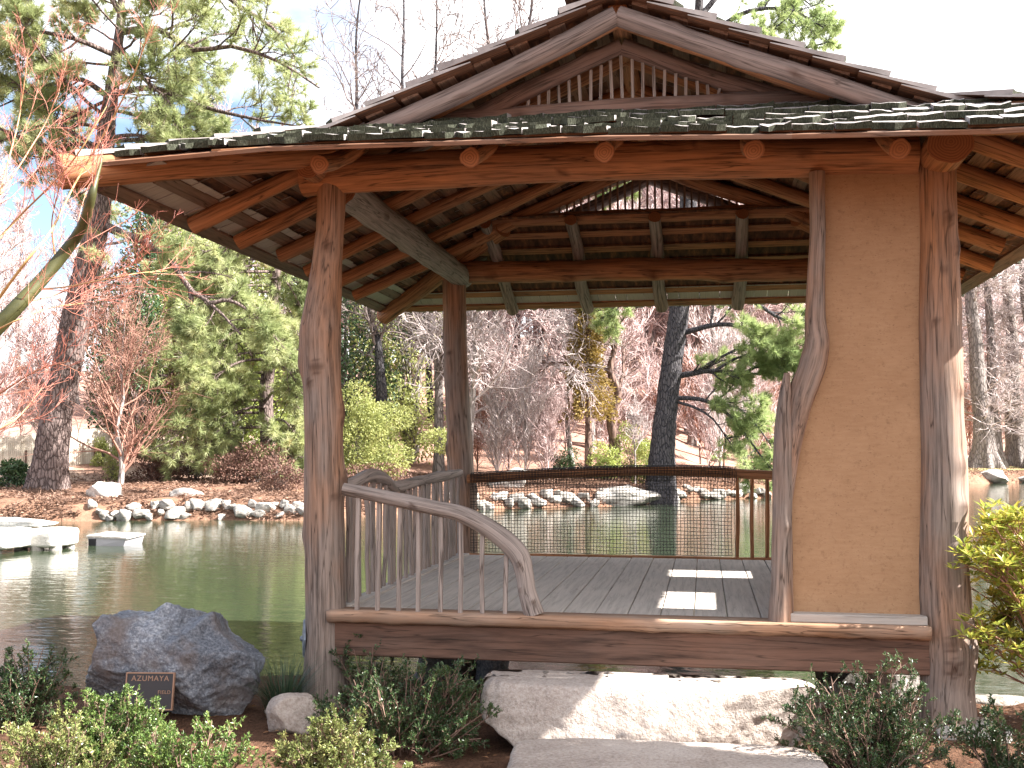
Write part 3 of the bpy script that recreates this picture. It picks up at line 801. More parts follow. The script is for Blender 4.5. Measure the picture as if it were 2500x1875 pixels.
put('sill_board', mesh_np('sill_board', V, Q, Tr, [M['slab']], {'grain': G, 'weather': np.full(len(V), .5), 'knot': np.zeros(len(V))}), pav)
put('floor_beam', board_mesh('floor_beam', (-2.28, 6.535, .425), (1.245, 6.535, .425), .075, .205, (0, 0, 1), 'plank', .2, 4), pav)
put('floor_beam', board_mesh('floor_beam', (-2.25, 10.12, .42), (1.3, 10.12, .42), .075, .22, (0, 0, 1), 'plank', .2, 5), pav)
for x in (-2.24, 1.26, -.5):
    put('floor_beam', board_mesh('floor_beam', (x, 6.60, .44), (x, 10.05, .44), .07, .18, (0, 0, 1), 'plank', .3, 6), pav)
put('sill_board', board_mesh('sill_board', (-2.28, 6.64, DK - .012), (-2.28, 10.14, DK - .012), .12, .05, (0, 0, 1), 'deck', .5, 31), pav)

# plaster panel, trunk beside it --------------------------------------------
def edge_x(y):                                      # right-hand edge of the trunk as seen, 2212 px
    return float(np.interp(y, [370, 600, 690, 730, 780, 830, 870, 930, 1020, 1340], [1774, 1776, 1776, 1780, 1768, 1752, 1738, 1722, 1716, 1712])) - 12
ys = np.linspace(352, 1330, 60)
YP = 6.60
V, Q = [], []
for y in ys:
    a = at_y(edge_x(y), y, YP)
    z = a[2]
    for (xx, yy) in ((a[0], YP - .03), (1.30, YP - .03), (1.30, YP + .05), (a[0], YP + .05)):
        V.append((xx, yy, z))
# subdivide rows across by quads is unnecessary: flat plaster
for i in range(len(ys) - 1):
    for j in range(4):
        Q.append((i * 4 + j, (i + 1) * 4 + j, (i + 1) * 4 + (j + 1) % 4, i * 4 + (j + 1) % 4))
put('plaster_panel', mesh_np('plaster_panel', V, Q, [(0, 1, 2), (0, 2, 3), (len(V) - 4, len(V) - 2, len(V) - 3), (len(V) - 4, len(V) - 1, len(V) - 2)], [M['plaster']], None, False), pav)
put('panel_sill', board_mesh('panel_sill', (.39, 6.545, DK + .030), (1.235, 6.545, DK + .030), .13, .05, (0, 0, 1), 'deck', .7, 41), pav)
pt = lambda x, y: at_y(x, y, 6.53)
trunk = [pt(1766, 372), pt(1766, 500), pt(1763, 600), pt(1761, 690), pt(1765, 740), pt(1757, 785), pt(1744, 825), pt(1731, 870), pt(1720, 930), pt(1712, 1010), pt(1706, 1080)]
o = put('trunk_post', log_mesh('trunk_post', trunk, [.046, .047, .050, .058, .070, .078, .074, .064, .048, .030, .018], 28, .02, 95, .005, [(.40, PI + .1, .030), (.66, PI / 2 + .3, .03)], .7, 'post'), pav)
o['label'] = 'crooked natural trunk framing the plaster panel'
stub = [pt(1700, 806), pt(1697, 850), pt(1693, 930), pt(1691, 1040), pt(1690, 1150), pt(1689, 1250), pt(1686, 1338)]
stub[-1][2] = DK - .005
put('trunk_post', log_mesh('trunk_post', stub, [.016, .034, .046, .054, .057, .062, .074], 26, .025, 96, .005, [(.62, -.6, .02)], .9, 'post'), pav)
# unseen right side wall, added with openings that shape the deck's sun patches
wx0, wx1 = XR - .04, XR + .04
def wallbox(y0, y1, z0, z1):
    put('added_side_wall', mesh_np('added_side_wall', box_v((wx0, y0, z0), (wx1, y1, z1)), BOXQ, None, [M['plaster']], None, False), pav)
WZ0, WZ1 = DK + 1.13, DK + 1.55
wallbox(6.72, 10.18, DK, DK + .70); wallbox(6.72, 10.18, WZ1, zr(1.62))
wallbox(6.72, 6.97, DK + .70, WZ1); wallbox(6.97, 7.77, DK + .70, WZ0); wallbox(7.77, 8.70, DK + .70, WZ1); wallbox(8.70, 9.18, DK + .70, DK + .86); wallbox(9.18, 10.18, DK + .70, WZ1)

# railings ------------------------------------------------------------------
zd = lambda x, y: at_y(x, y, 6.50)
def zp(x, y): return at_y((700 + .42194 * x) * 2212 / 2500, (1175 + .42194 * y) * 2212 / 2500, 6.50)
curve = [zp(330, 45), zp(600, 100), zp(850, 152), zp(1000, 185), zp(1150, 258), zp(1270, 345), zp(1345, 430), zp(1375, 530), zp(1392, 640), zp(1432, 772)]
rail = put('handrail', log_mesh('handrail', curve, [.040, .043, .046, .050, .054, .057, .060, .054, .054, .063], 22, .025, 101, .005, [(.80, .1, .016), (.90, .7, .012), (.3, .3, .018), (.95, -.4, .012)], .95, 'grey_log'), pav)
rail['label'] = 'handrail curving down to the deck by the entrance'
cv = catmull(curve, 12)
for i, xz in enumerate((408, 525, 643, 764, 886, 1008, 1130, 1262)):
    b = zp(xz, 755 if xz > 500 else 738)
    k = int(np.argmin(np.abs(cv[:, 0] - b[0])))
    top = cv[k][2] - .02
    put('baluster', board_mesh('baluster', (b[0], 6.50, DK - .01), (b[0] + rs.uniform(-.012, .012), 6.50, top), .026, .024, (0, 1, 0), 'grey_log', .9, 110 + i, 0, .003), rail)
def zl(x, y): return at_x((800 + .42194 * x) * 2212 / 2500, (600 + .42194 * y) * 2212 / 2500, XL + .09)
lr = [np.array((XL + .09, 6.68, DK + .80)), zl(150, 1372), zl(238, 1330), zl(320, 1345), zl(372, 1390), zl(430, 1388), zl(600, 1345), zl(765, 1312)]
lr[0][1] = min(6.68, lr[1][1] - .2); lr[0][2] = lr[1][2] - .02
rail2 = put('handrail', log_mesh('handrail', lr, [.042, .044, .048, .046, .042, .045, .042, .036], 18, .03, 102, .006, [(.4, 1, .02)], 1.0, 'grey_log'), pav)
rail2['label'] = 'wavy handrail along the left side'
cl = catmull(lr, 14)
ynow = 6.78
i = 0
while ynow < 10.1:
    k = int(np.argmin(np.abs(cl[:, 1] - ynow)))
    w = rs.choice([.035, .045, .06, .075])
    put('baluster', board_mesh('baluster', (XL + .10 + rs.uniform(-.015, .015), ynow, DK - .01), (XL + .09, ynow + rs.uniform(-.03, .03), cl[k][2] - .02), w, .025, (1, 0, 0), 'grey_log', .6, 130 + i, 0, .004), rail2)
    ynow += w * .8 + rs.uniform(.07, .13); i += 1
yR = 10.16
br = [at_y(1010, 1034, yR), at_y(1150, 1026, yR), at_y(1320, 1019, yR), at_y(1500, 1018, yR), at_y(1675, 1026, yR), (XR, yR, zr(-.24))]
rail3 = put('handrail', log_mesh('handrail', br, [.042, .042, .044, .044, .045, .045], 16, .06, 103, .005, (), .2, 'cedar'), pav)
rail3['label'] = 'arched handrail along the pond side under the net'
rail4 = put('lower_rail', log_mesh('lower_rail', [at_y(985, 1201, yR), at_y(1300, 1205, yR), at_y(1675, 1211, yR), (XR, yR, DK + .04)], .028, 12, .1, 104, .003, (), .1, 'cedar'), pav)
for i, xx in enumerate((1592, 1625, 1657, 1690)):
    a, b = at_y(xx, 1210, yR), at_y(xx, 1030, yR)
    put('baluster', log_mesh('baluster', [a, (a + b) / 2 + np.array([rs.uniform(-.012, .012), 0, 0]), b], [.017, .019, .016], 8, .1, 140 + i, .002, (), .1, 'cedar'), rail3)
# iron diamond plates on the posts
def diamond(name, c, nrm, w, h):
    nrm = Vector(nrm).normalized(); ux = Vector((0, 0, 1)).cross(nrm).normalized(); uz = Vector((0, 0, 1))
    c = Vector(c)
    ring = [(0, -h), (w, 0), (0, h), (-w, 0)]
    V = [c + ux * a + uz * b for a, b in ring] + [c + ux * a * .9 + uz * b * .9 + nrm * .012 for a, b in ring] + [c + nrm * .018]
    Q = [(i, (i + 1) % 4, 4 + (i + 1) % 4, 4 + i) for i in range(4)]
    T = [(4 + i, 4 + (i + 1) % 4, 8) for i in range(4)]
    o = put(name, mesh_np(name, [tuple(v) for v in V], Q, T, [M['metal']], None, False), pav)
    th = np.arange(10) * 2 * PI / 10
    Vb = [tuple(c + nrm * z + (ux * math.cos(a) + uz * math.sin(a)) * r) for z, r in ((.012, .019), (.024, .017), (.031, .008)) for a in th]
    Qb = [(r * 10 + i, r * 10 + (i + 1) % 10, r * 10 + 10 + (i + 1) % 10, r * 10 + 10 + i) for r in range(2) for i in range(10)]
    put('bolt', mesh_np('bolt', Vb, Qb, [(20, 20 + i, 20 + i + 1) for i in range(1, 9)], [M['metal']]), o)
diamond('iron_plate', at_y(703, 1377, YF) + np.array([-.116, -.055, 0]), (-.90, -.43, 0), .07, .125)
diamond('iron_plate', at_y(2082, 1397, YF - .10) + np.array([.015, .0, 0]), (.55, -.83, .02), .062, .135)

# netting over the back rail --------------------------------------------------
cb = catmull(br, 20)
net = Geo()
x0n, x1n, sp = at_y(1018, 1100, yR)[0], at_y(1588, 1100, yR)[0], .031
def rail_z(x): return float(np.interp(x, cb[:, 0], cb[:, 2]))
def strand(pts, r=.003):
    V, q = tubes(np.array(pts)[None], np.full((1, len(pts)), r), 3); net.add(V, q)
xs = np.arange(x0n, x1n, sp); yo = yR - .050
zlow = DK + .035
for i, x in enumerate(xs):
    zt = rail_z(x)
    bulge = .012 * math.sin(x * 5)
    pts = [(x, yo, zt - .02), (x + .003 * math.sin(i), yo - .01 + bulge, zt - .3), (x + .006 * math.sin(i * .7), yo + bulge, zlow + .2), (x, yo, zlow)]
    strand(pts)
    over = [(x, yR + .052, zt - .10), (x, yR + .050, zt), (x, yR + .03, zt + .046), (x, yR, zt + .056), (x, yR - .03, zt + .046), (x, yo, zt - .02)]
    strand(over, .003); strand([(p[0] + .012, p[1] - .004, p[2] + .003) for p in over], .003)
    strand([(x + .015, yo - .006, zt + .01), (x + .015, yo - .006, zt - .075)], .003)
nz = int((rail_z(-.5) - zlow) / sp)
for k in range(nz + 1):
    f = k / nz
    pts = []
    for x in np.linspace(x0n, x1n - sp, 40):
        zt = rail_z(x) - .02
        pts.append((x, yo - .003 + .012 * math.sin(x * 5) * math.sin(f * PI), zt + (zlow - zt) * f + .006 * math.sin(x * 7 + k)))
    strand(pts)
for k in range(9):
    a = k / 8 * PI
    strand([(x, yR - math.cos(a) * .053, rail_z(x) + .05 * math.sin(a) + .005) for x in np.linspace(x0n, x1n - sp, 30)], .003)
nt = put('safety_net', net.mesh('safety_net', [M['net']]))
tag(nt, 'black plastic mesh netting draped over the pond side rail of the pavilion', 'netting')

# ================================================================== ROCKS
def rock_mesh(name, size, seed, mat, sub=24, power=3.0, cuts=7, rough=.06, fine=.012, outline=None, flat_top=None, lean=0.0):
    """cube-sphere superellipsoid with flat broken faces"""
    rg = np.random.default_rng(seed)
    g_ = np.linspace(-1, 1, sub + 1)
    V, Q = [], []
    for ax in range(3):
        for sg in (-1, 1):
            b = len(V)
            for i in g_:
                for j in g_:
                    p = [0, 0, 0]; p[ax] = sg; p[(ax + 1) % 3] = math.tan(i * PI / 4); p[(ax + 2) % 3] = math.tan(j * PI / 4); V.append(p)
            for i in range(sub):
                for j in range(sub):
                    a = b + i * (sub + 1) + j
                    q = (a, a + sub + 1, a + sub + 2, a + 1)
                    Q.append(q if sg > 0 else q[::-1])
    V = np.array(V, float)
    D = V / np.linalg.norm(V, axis=1, keepdims=True)
    r = (np.abs(D) ** power).sum(1) ** (-1 / power)
    P = D * r[:, None]
    for _ in range(cuts):
        n = rg.normal(size=3); n /= np.linalg.norm(n)
        off = rg.uniform(.72, .92)
        dd = P @ n - off
        P = P - np.where(dd > 0, dd * .92, 0)[:, None] * n
    if outline is not None:                          # (angle in degrees, radius) silhouette in the x-z plane
        th = np.degrees(np.arctan2(P[:, 2], P[:, 0])) % 360
        oa = np.array([o_[0] for o_ in outline] + [outline[0][0] + 360]); orr = np.array([o_[1] for o_ in outline] + [outline[0][1]])
        k = np.interp(np.where(th < oa[0], th + 360, th), oa, orr)
        P[:, 0] *= k; P[:, 2] *= k
    P = P * np.asarray(size)[None] / 2
    sc_ = float(np.mean(size))
    N = D
    for i in range(len(P)):
        p = P[i] / sc_ * 2.2 + seed * 5.3
        d = mnoise.fractal(Vector(p), 0.9, 2.1, 4) * rough * sc_ + mnoise.noise(Vector(p) * 9) * fine * sc_
        P[i] = P[i] + N[i] * d
    if lean: P[:, 1] += np.maximum(P[:, 2] + size[2] / 2, 0) * lean * (P[:, 1] < 0)
    if flat_top is not None:
        z = P[:, 2]; top = flat_top
        P[:, 2] = np.where(z > top, top + (z - top) * .12, z)
    # weld the seams
    key = {}; idx = np.zeros(len(P), int); out = []
    for i in range(len(P)):
        kk = tuple(np.round(D[i], 5))
        if kk not in key: key[kk] = len(out); out.append(P[i])
        idx[i] = key[kk]
    return mesh_np(name, np.array(out), idx[np.array(Q)], None, [M[mat]])
def rock(name, loc, size, seed, mat, label, cat='rock', rz=0.0, group=None, **kw):
    o = put(name, rock_mesh(name, size, seed, mat, **kw))
    o.location = loc; o.rotation_euler = (0, 0, rz)
    return tag(o, label, cat, group)

# plaque boulder
bc = at_d(376, 1450, 6.75)
ol = [(0, 1.06), (25, 1.02), (45, 1.02), (54, 1.10), (60, 1.22), (66, 1.06), (74, .98), (80, 1.10), (90, 1.10), (97, .97), (106, .96), (114, .98), (121, 1.22), (129, 1.24), (137, 1.04), (158, 1.02), (180, 1.0), (205, 1.0), (240, 1.0), (270, 1.04), (300, 1.05), (335, 1.08)]
boulder = thing('granite_boulder', (bc[0], bc[1], 0), 'large jagged blue grey granite boulder bearing a bronze plaque beside the pond', 'boulder')
o = put('stone', rock_mesh('stone', (1.09, .72, .68), 31, 'granite', 64, 4.5, 11, .050, .016, ol), boulder)
o.matrix_parent_inverse = Matrix.Identity(4); o.location = (0, 0, .29)
# plaque: leaning on the boulder's face
pc = Vector(at_d(324, 1487, 6.33)) - Vector((bc[0], bc[1], 0))
pl = put('plaque', mesh_np('plaque', box_v((-.135, -.008, -.115), (.135, .012, .085)), BOXQ, None, [M['bronze_dark']], None, False), boulder, world=False)
PQ = Matrix.Translation(pc) @ Matrix.Rotation(R(9), 4, 'Z') @ Matrix.Rotation(R(-10), 4, 'X')
pl.matrix_basis = PQ
fr_ = Geo()
for lo, hi in (((-.141, -.013, .083), (.141, .010, .090)), ((-.141, -.013, -.121), (.141, .010, -.114)), ((-.141, -.013, -.114), (-.134, .010, .083)), ((.134, -.013, -.114), (.141, .010, .083))):
    fr_.add(box_v(lo, hi), BOXQ)
put('plaque_frame', fr_.mesh('plaque_frame', [M['bronze']], False), pl, world=False)
def text_part(name, s, x, z, size, parent, align='CENTER'):
    cu = bpy.data.curves.new('lettering_outline', 'FONT'); cu.body = s; cu.size = size; cu.align_x = align; cu.extrude = .0012; cu.space_character = 1.12
    tmp = bpy.data.objects.new('lettering_outline', cu)
    COL.objects.link(tmp)
    bpy.context.view_layer.update()
    me = bpy.data.meshes.new_from_object(tmp.evaluated_get(bpy.context.evaluated_depsgraph_get()))
    bpy.data.objects.remove(tmp)
    me.materials.clear(); me.materials.append(M['bronze'])
    o = bpy.data.objects.new(name, me); COL.objects.link(o); o.parent = parent
    o.location = (x, -.0095, z); o.rotation_euler = (R(90), 0, 0)
    return o
text_part('lettering', 'AZUMAYA', 0.0, .042, .043, pl)
text_part('lettering', 'FIELD', .125, -.030, .028, pl, 'RIGHT')

# stepping boulders
c1 = at_d(1395, 1530, 6.0)
rock('step_boulder', (c1[0] + .02, 6.0, .14), (1.83, .80, .50), 12, 'tan_rock', 'long pale granite boulder serving as upper step below the deck', 'boulder', R(2), sub=44, power=5.5, cuts=4, rough=.032, fine=.012, flat_top=.20, lean=.42)
c2 = at_d(1430, 1640, 5.15)
rock('step_stone', (c2[0] + .02, c2[1] - .04, .02), (1.52, .86, .30), 17, 'tan_rock', 'flat granite slab serving as the lowest step nearest the camera', 'stone', R(3), sub=40, power=6.0, cuts=3, rough=.022, fine=.008, flat_top=.115)
p = at_z(628, 1580, 0.0); rock('garden_rock', (p[0] + .02, p[1], .07), (.30, .26, .28), 23, 'tan_rock', 'small pinkish rock at the foot of the front left post', 'rock', .5, sub=16, cuts=6)
p = at_z(600, 1548, 0.0); rock('garden_rock', (p[0] + .0, p[1] + .15, .0), (.26, .2, .06), 24, 'tan_rock', 'flat grey stone lying between the plaque boulder and the post', 'rock', .2, sub=12)
p = at_z(1930, 1500, -.1); rock('garden_rock', (p[0], 7.55, .05), (.52, .40, .56), 25, 'pale_rock', 'bright white rock under the right end of the deck', 'rock', .2, sub=18, power=4)
p = at_z(1765, 1545, 0.0); rock('garden_rock', (p[0], p[1] + .35, .0), (.24, .2, .16), 26, 'pale_rock', 'small pale rock just right of the upper step', 'rock', 1.2, sub=12)
p = at_z(1830, 1535, 0.0); rock('garden_rock', (p[0] + .02, p[1] + .45, .0), (.32, .22, .15), 27, 'pale_rock', 'low tan rock at the water edge behind the right shrub', 'rock', .4, sub=12)
p = at_z(2100, 1600, 0.0); rock('garden_rock', (p[0], p[1] + .1, .02), (.46, .3, .14), 28, 'pale_rock', 'sunlit pale rock beside the foot of the front right post', 'rock', .1, sub=14)
p = at_z(2170, 1545, 0.0); rock('garden_rock', (p[0] + .1, p[1] + .35, -.03), (.7, .22, .16), 29, 'pale_rock', 'long low kerb rock by the water right of the pavilion', 'rock', .05, sub=14)
# foundation stones in the shallows
p = at_y(990, 1450, 8.3); rock('foundation_stone', (p[0] - .02, 8.2, -.05), (.60, .45, .95), 33, 'dark_rock', 'dark upright foundation stone under the middle of the deck', 'stone', .3, sub=20, power=4)
p = at_y(1060, 1450, 8.3); rock('foundation_stone', (p[0] + .02, 8.25, -.05), (.26, .35, .90), 34, 'granite', 'slim grey foundation stone leaning on the dark one', 'stone', .1, sub=16, power=4)
p = at_y(1815, 1470, 7.9); rock('foundation_stone', (p[0], 7.95, -.05), (.42, .40, .92), 35, 'dark_rock', 'mossy dark foundation stone under the right of the deck', 'stone', .7, sub=20, power=4)

# rocks edging the far bank: individuals along the shoreline
def shore_pt(az, off=0.0):
    a = R(az); lo, hi = 20.0, 90.0
    for _ in range(40):
        m_ = (lo + hi) / 2
        if float(far_land(m_ * math.sin(a), m_ * math.cos(a))) < off: lo = m_
        else: hi = m_
    return np.array([hi * math.sin(a), hi * math.cos(a)])
RM = [rock_mesh('shore_rock', (1, 1, 1), 50 + i, 'pale_rock', 10, 6.0, 12, .08, .03) for i in range(6)]
rk = np.random.default_rng(8)
def shore_rock(xy, s, z=None, label='pale rock in the row edging the far bank of the pond', group='rocks edging the far bank'):
    o = bpy.data.objects.new('shore_rock', RM[int(rk.integers(6))]); COL.objects.link(o)
    o.location = (xy[0], xy[1], (H(*xy) if z is None else z) + s[2] * .08)
    o.scale = s; o.rotation_euler = (rk.uniform(-.2, .2), rk.uniform(-.2, .2), rk.uniform(0, 6.28)) if group else (0, 0, rk.uniform(-.3, .3))
    return tag(o, label, 'rock', group)
az = -31.3
while az < 7:
    if not (-13.6 > az > -19.8):                    # hidden behind the posts and rails
        w = rk.uniform(.22, .55) * (1.0 if az < -10 else 1.2)
        xy = shore_pt(az, rk.uniform(.15, .55))
        shore_rock(xy, (w, w * rk.uniform(.6, .9), w * rk.uniform(.5, .85)))
        az += math.degrees(w * .48 / np.linalg.norm(xy))
    else: az += .5
for x, y, s, lab in ((400, 1058, (.95, .7, .5), 'large pale rock half buried higher up the left bank'),
                     (225, 1105, (.95, .7, .75), 'big grey rock at the left end of the shoreline row'),
                     (1095, 1072, (1.5, 1.0, 1.1), 'largest pale rock on the bank seen through the netting')):
    d = 31.0 if x < 500 else 37.5
    p = at_d(x, y, d); p[2] = H(p[0], p[1]) ; shore_rock(p[:2], s, None, lab, None)
p = at_d(1500, 1070, 39.5)
shore_rock(shore_pt(-4.2, .3), (2.4, 1.3, .9), None, 'broad grey ledge rock at the foot of the dark pine', None)
shore_rock(shore_pt(-1.9, -.4), (1.7, 1.2, .8), None, 'grey ledge rock standing in the water right of the dark pine', None)
shore_rock(shore_pt(13.9, .4), (1.7, 1.1, .9), None, 'rounded pale rock beside the cypress trunks', None)
shore_rock(shore_pt(12.6, -.2), (2.6, 1.0, .4), None, 'flat grey rock at the water below the cypress trunks', None)
shore_rock(shore_pt(15.6, .2), (1.5, 1.0, .6), None, 'low pale rock at the far right of the shore', None)

# stone slabs of a low footbridge, left edge
def slab(c, sx, sy, sz, seed, label, posts):
    t_ = thing('bridge_slab', tuple(c), label, 'stone slab', 'slabs of the low stone footbridge')
    o = put('slab', rock_mesh('slab', (sx, sy, sz), seed, 'concrete', 18, 9.0, 2, .02, .006), t_, world=False)
    for (px, py) in posts:
        h_ = c[2] - WATER + .35
        V, q = tubes(np.array([[(px, py, -sz * .3), (px, py, -h_ / 2), (px, py, -h_)]], float), np.array([[.11, .125, .13]]), 12)
        put('support', mesh_np('support', V, q, None, [M['pale_rock']]), t_, world=False)
    return t_
p = at_d(98, 1160, 20.9); slab((p[0], p[1], p[2]), .95, .9, .34, 61, 'weathered white stone slab nearest the open water at the left', [(-.32, -.28), (.06, -.34), (.38, -.25), (.3, .3)])
p = at_d(5, 1162, 20.2); slab((p[0], p[1], p[2]), .75, .9, .36, 62, 'white stone slab cut off by the left edge of view', [(.1, -.34), (-.3, -.3)])
p = at_d(40, 1128, 22.9); slab((p[0], p[1], p[2]), 1.55, .9, .16, 63, 'thin white stone slab reaching back to the left bank', [(.5, .2), (-.5, 0)])

# small grey float on the water
p = at_d(250, 1163, 21.8)
fl_ = thing('grey_float', (p[0], p[1], WATER), 'small grey square float drifting on the pond left of the pavilion', 'float')
hx, hy, hh = .40, .36, .17
Vh = np.array([(-hx * .86, -hy, -.05), (hx * .80, -hy * .8, -.05), (hx * .9, hy, -.05), (-hx * .8, hy * .9, -.05), (-hx, -hy, hh), (hx, -hy * .85, hh * .82), (hx * 1.05, hy, hh), (-hx * .95, hy, hh * 1.15)])
put('hull', mesh_np('hull', Vh, BOXQ, None, [M['grey_paint']], None, False), fl_, world=False)
rim = np.array([(-hx * 1.05, -hy * 1.06, hh), (hx * 1.06, -hy * .92, hh * .80), (hx * 1.1, hy * 1.05, hh), (-hx * 1.0, hy * 1.05, hh * 1.15)])
Vr = np.concatenate([rim, rim + [0, 0, .035]]); put('rim', mesh_np('rim', Vr, BOXQ, None, [M['pale_rock']], None, False), fl_, world=False)
put('side_opening_shade', mesh_np('side_opening_shade', box_v((-hx * .93, -hy * 1.02, -.03), (-hx * .55, -hy * .9, hh * .8)), BOXQ, None, [M['opening_shade']], None, False), fl_, world=False)  # black block painted as the shade inside an opening, hull is closed

# ================================================================== VEGETATION
def unit(v): return v / (np.linalg.norm(v, axis=-1, keepdims=True) + 1e-9)
def grow_level(rng, S0, D0, L0, R0, m=5, wig=.12, trop=0.0, taper=.25):
    """vectorised polylines: starts, directions, lengths, radii"""
    N = len(S0)
    P = np.zeros((N, m, 3)); P[:, 0] = S0
    d = unit(D0.copy())
    for k in range(1, m):
        d = d + rng.normal(0, wig, (N, 3)); d[:, 2] += trop
        d = unit(d)
        P[:, k] = P[:, k - 1] + d * (L0 / (m - 1))[:, None]
    Rr = R0[:, None] * np.linspace(1, taper, m)[None]
    return P, Rr
def spawn(rng, P, Rr, L0, n, tmin, tmax, ang, lenf, radf, angj=.25, lmin=0.5):
    """n children along each branch"""
    N, m, _ = P.shape
    t = rng.uniform(tmin, tmax, (N, n)); f = t * (m - 1); i = np.minimum(f.astype(int), m - 2); w = f - i
    r_ = np.arange(N)[:, None]
    pos = P[r_, i] * (1 - w)[..., None] + P[r_, i + 1] * w[..., None]
    tan = unit(P[r_, i + 1] - P[r_, i]); rad = Rr[r_, i] * (1 - w) + Rr[r_, i + 1] * w
    rnd = rng.normal(size=(N, n, 3)); perp = unit(rnd - (rnd * tan).sum(-1, keepdims=True) * tan)
    a = ang + rng.normal(0, angj, (N, n))
    d = tan * np.cos(a)[..., None] + perp * np.sin(a)[..., None]
    L1 = L0[:, None] * lenf * rng.uniform(lmin, 1.15, (N, n)) * (1.12 - .55 * t)
    return pos.reshape(-1, 3), d.reshape(-1, 3), L1.ravel(), np.minimum(rad * radf, rad * .9).ravel()
def leaves(rng, C, Dr, ln, wd, fold=0.25, nrm=None):
    """rhombic leaves folded along the midrib: 2 tris each side -> 4 verts, 2 tris"""
    N = len(C)
    Dr = unit(Dr)
    if nrm is None: nrm = rng.normal(size=(N, 3))
    side = unit(np.cross(Dr, nrm)); up = np.cross(side, Dr)
    ln = np.broadcast_to(ln, (N,))[:, None]; wd = np.broadcast_to(wd, (N,))[:, None]
    mid = C + Dr * ln * .5
    V = np.stack([C, mid + side * wd * .5 + up * wd * fold, C + Dr * ln, mid - side * wd * .5 + up * wd * fold], 1).reshape(-1, 3)
    b = np.arange(N)[:, None] * 4
    T = np.concatenate([b + [[0, 1, 2]], b + [[0, 2, 3]]], 0)
    return V, T
def needles(rng, C, Dr, m, ln, wd, spread=.8):
    """tufts of m needles"""
    N = len(C)
    d = unit(Dr)[:, None, :] + rng.normal(0, spread, (N, m, 3)); d = unit(d)
    L1 = ln * rng.uniform(.7, 1.1, (N, m))
    base = np.broadcast_to(C[:, None, :], d.shape)
    side = unit(np.cross(d, rng.normal(size=d.shape)))
    V = np.stack([base - side * wd * .5, base + side * wd * .5, base + d * L1[..., None]], 2).reshape(-1, 3)
    T = np.arange(N * m * 3).reshape(-1, 3)
    return V, T
def clumpy(rng, P, scale, seed, k=.45):
    """0..1 clump value from sines, for tint and thinning"""
    q = P / scale + seed
    return .5 + .5 * (np.sin(q[:, 0] * 2.1 + 1.7 * np.sin(q[:, 1] * 1.3)) * np.cos(q[:, 2] * 2.4 + np.sin(q[:, 0] * 1.9)) + k * np.sin(q[:, 1] * 4.3 + q[:, 2] * 3.1)) / (1 + k)

def make_bare(name, seed, h, r, mats, label, cat, loc, group=None, lv=(16, 7, 6), upright=.25, crown_from=.3, twig_w=.018, ang=.75, lean=(0, 0), blen=.42, wig=.14, trunk_pts=None, drop=0.0, twl=.55, rcap=9.0):
    rng = np.random.default_rng(seed)
    root = thing(name, tuple(loc), label, cat, group)
    tm, wm = mats
    if trunk_pts is None:
        n = 8
        z = np.linspace(-.3, h, n); tp = np.stack([lean[0] * (z / h) + rng.normal(0, h * .008, n), lean[1] * (z / h) + rng.normal(0, h * .008, n), z], 1)
    else: tp = np.asarray(trunk_pts, float)
    P0 = catmull(tp, 4)[None]; m0 = P0.shape[1]
    R0 = (r * np.linspace(1, .12, m0) ** .85)[None]; R0[0, 0] *= 1.35; R0[0, 1] *= 1.12
    V, q = tubes(P0, R0, 10)
    put('trunk', mesh_np('trunk', V, q, None, [M[tm]]), root, world=False)
    g1, g2 = Geo(), Geo()
    L = np.array([h * blen])
    s, d, l, rr = spawn(rng, P0, R0, np.array([h * blen]), lv[0], crown_from, .98, ang, 1.0, .55)
    d[:, 2] += upright
    P1, Q1 = grow_level(rng, s, d, l, np.minimum(np.maximum(rr, twig_w), rcap), 7, wig, .04 - drop, .2)
    V, q = tubes(P1, Q1, 5); g1.add(V, q, None, np.repeat(rng.uniform(0, 1, len(P1)), 7 * 5))
    s, d, l, rr = spawn(rng, P1, Q1, l, lv[1], .15, 1.0, .75, twl, .6)
    d[:, 2] += upright * .6
    P2, Q2 = grow_level(rng, s, d, l, np.clip(rr, twig_w * .8, 1), 5, wig * 1.1, .03 - drop, .3)
    V, q = tubes(P2, Q2, 3); g2.add(V, q, None, np.repeat(rng.uniform(0, 1, len(P2)), 5 * 3))
    s, d, l, rr = spawn(rng, P2, Q2, l, lv[2], .1, 1.0, .7, .6, .6)
    d[:, 2] += upright * .5
    P3, Q3 = grow_level(rng, s, d, np.maximum(l, .25), np.full(len(s), twig_w * .62), 3, wig, .03 - drop, .5)
    V, q = tubes(P3, Q3, 3); g2.add(V, q, None, np.repeat(rng.uniform(0, 1, len(P3)), 3 * 3))
    put('branches', g1.mesh('branches', [M[wm] if tm != wm else M[tm]]), root, world=False)
    put('twigs', g2.mesh('twigs', [M[wm]]), root, world=False)
    return root

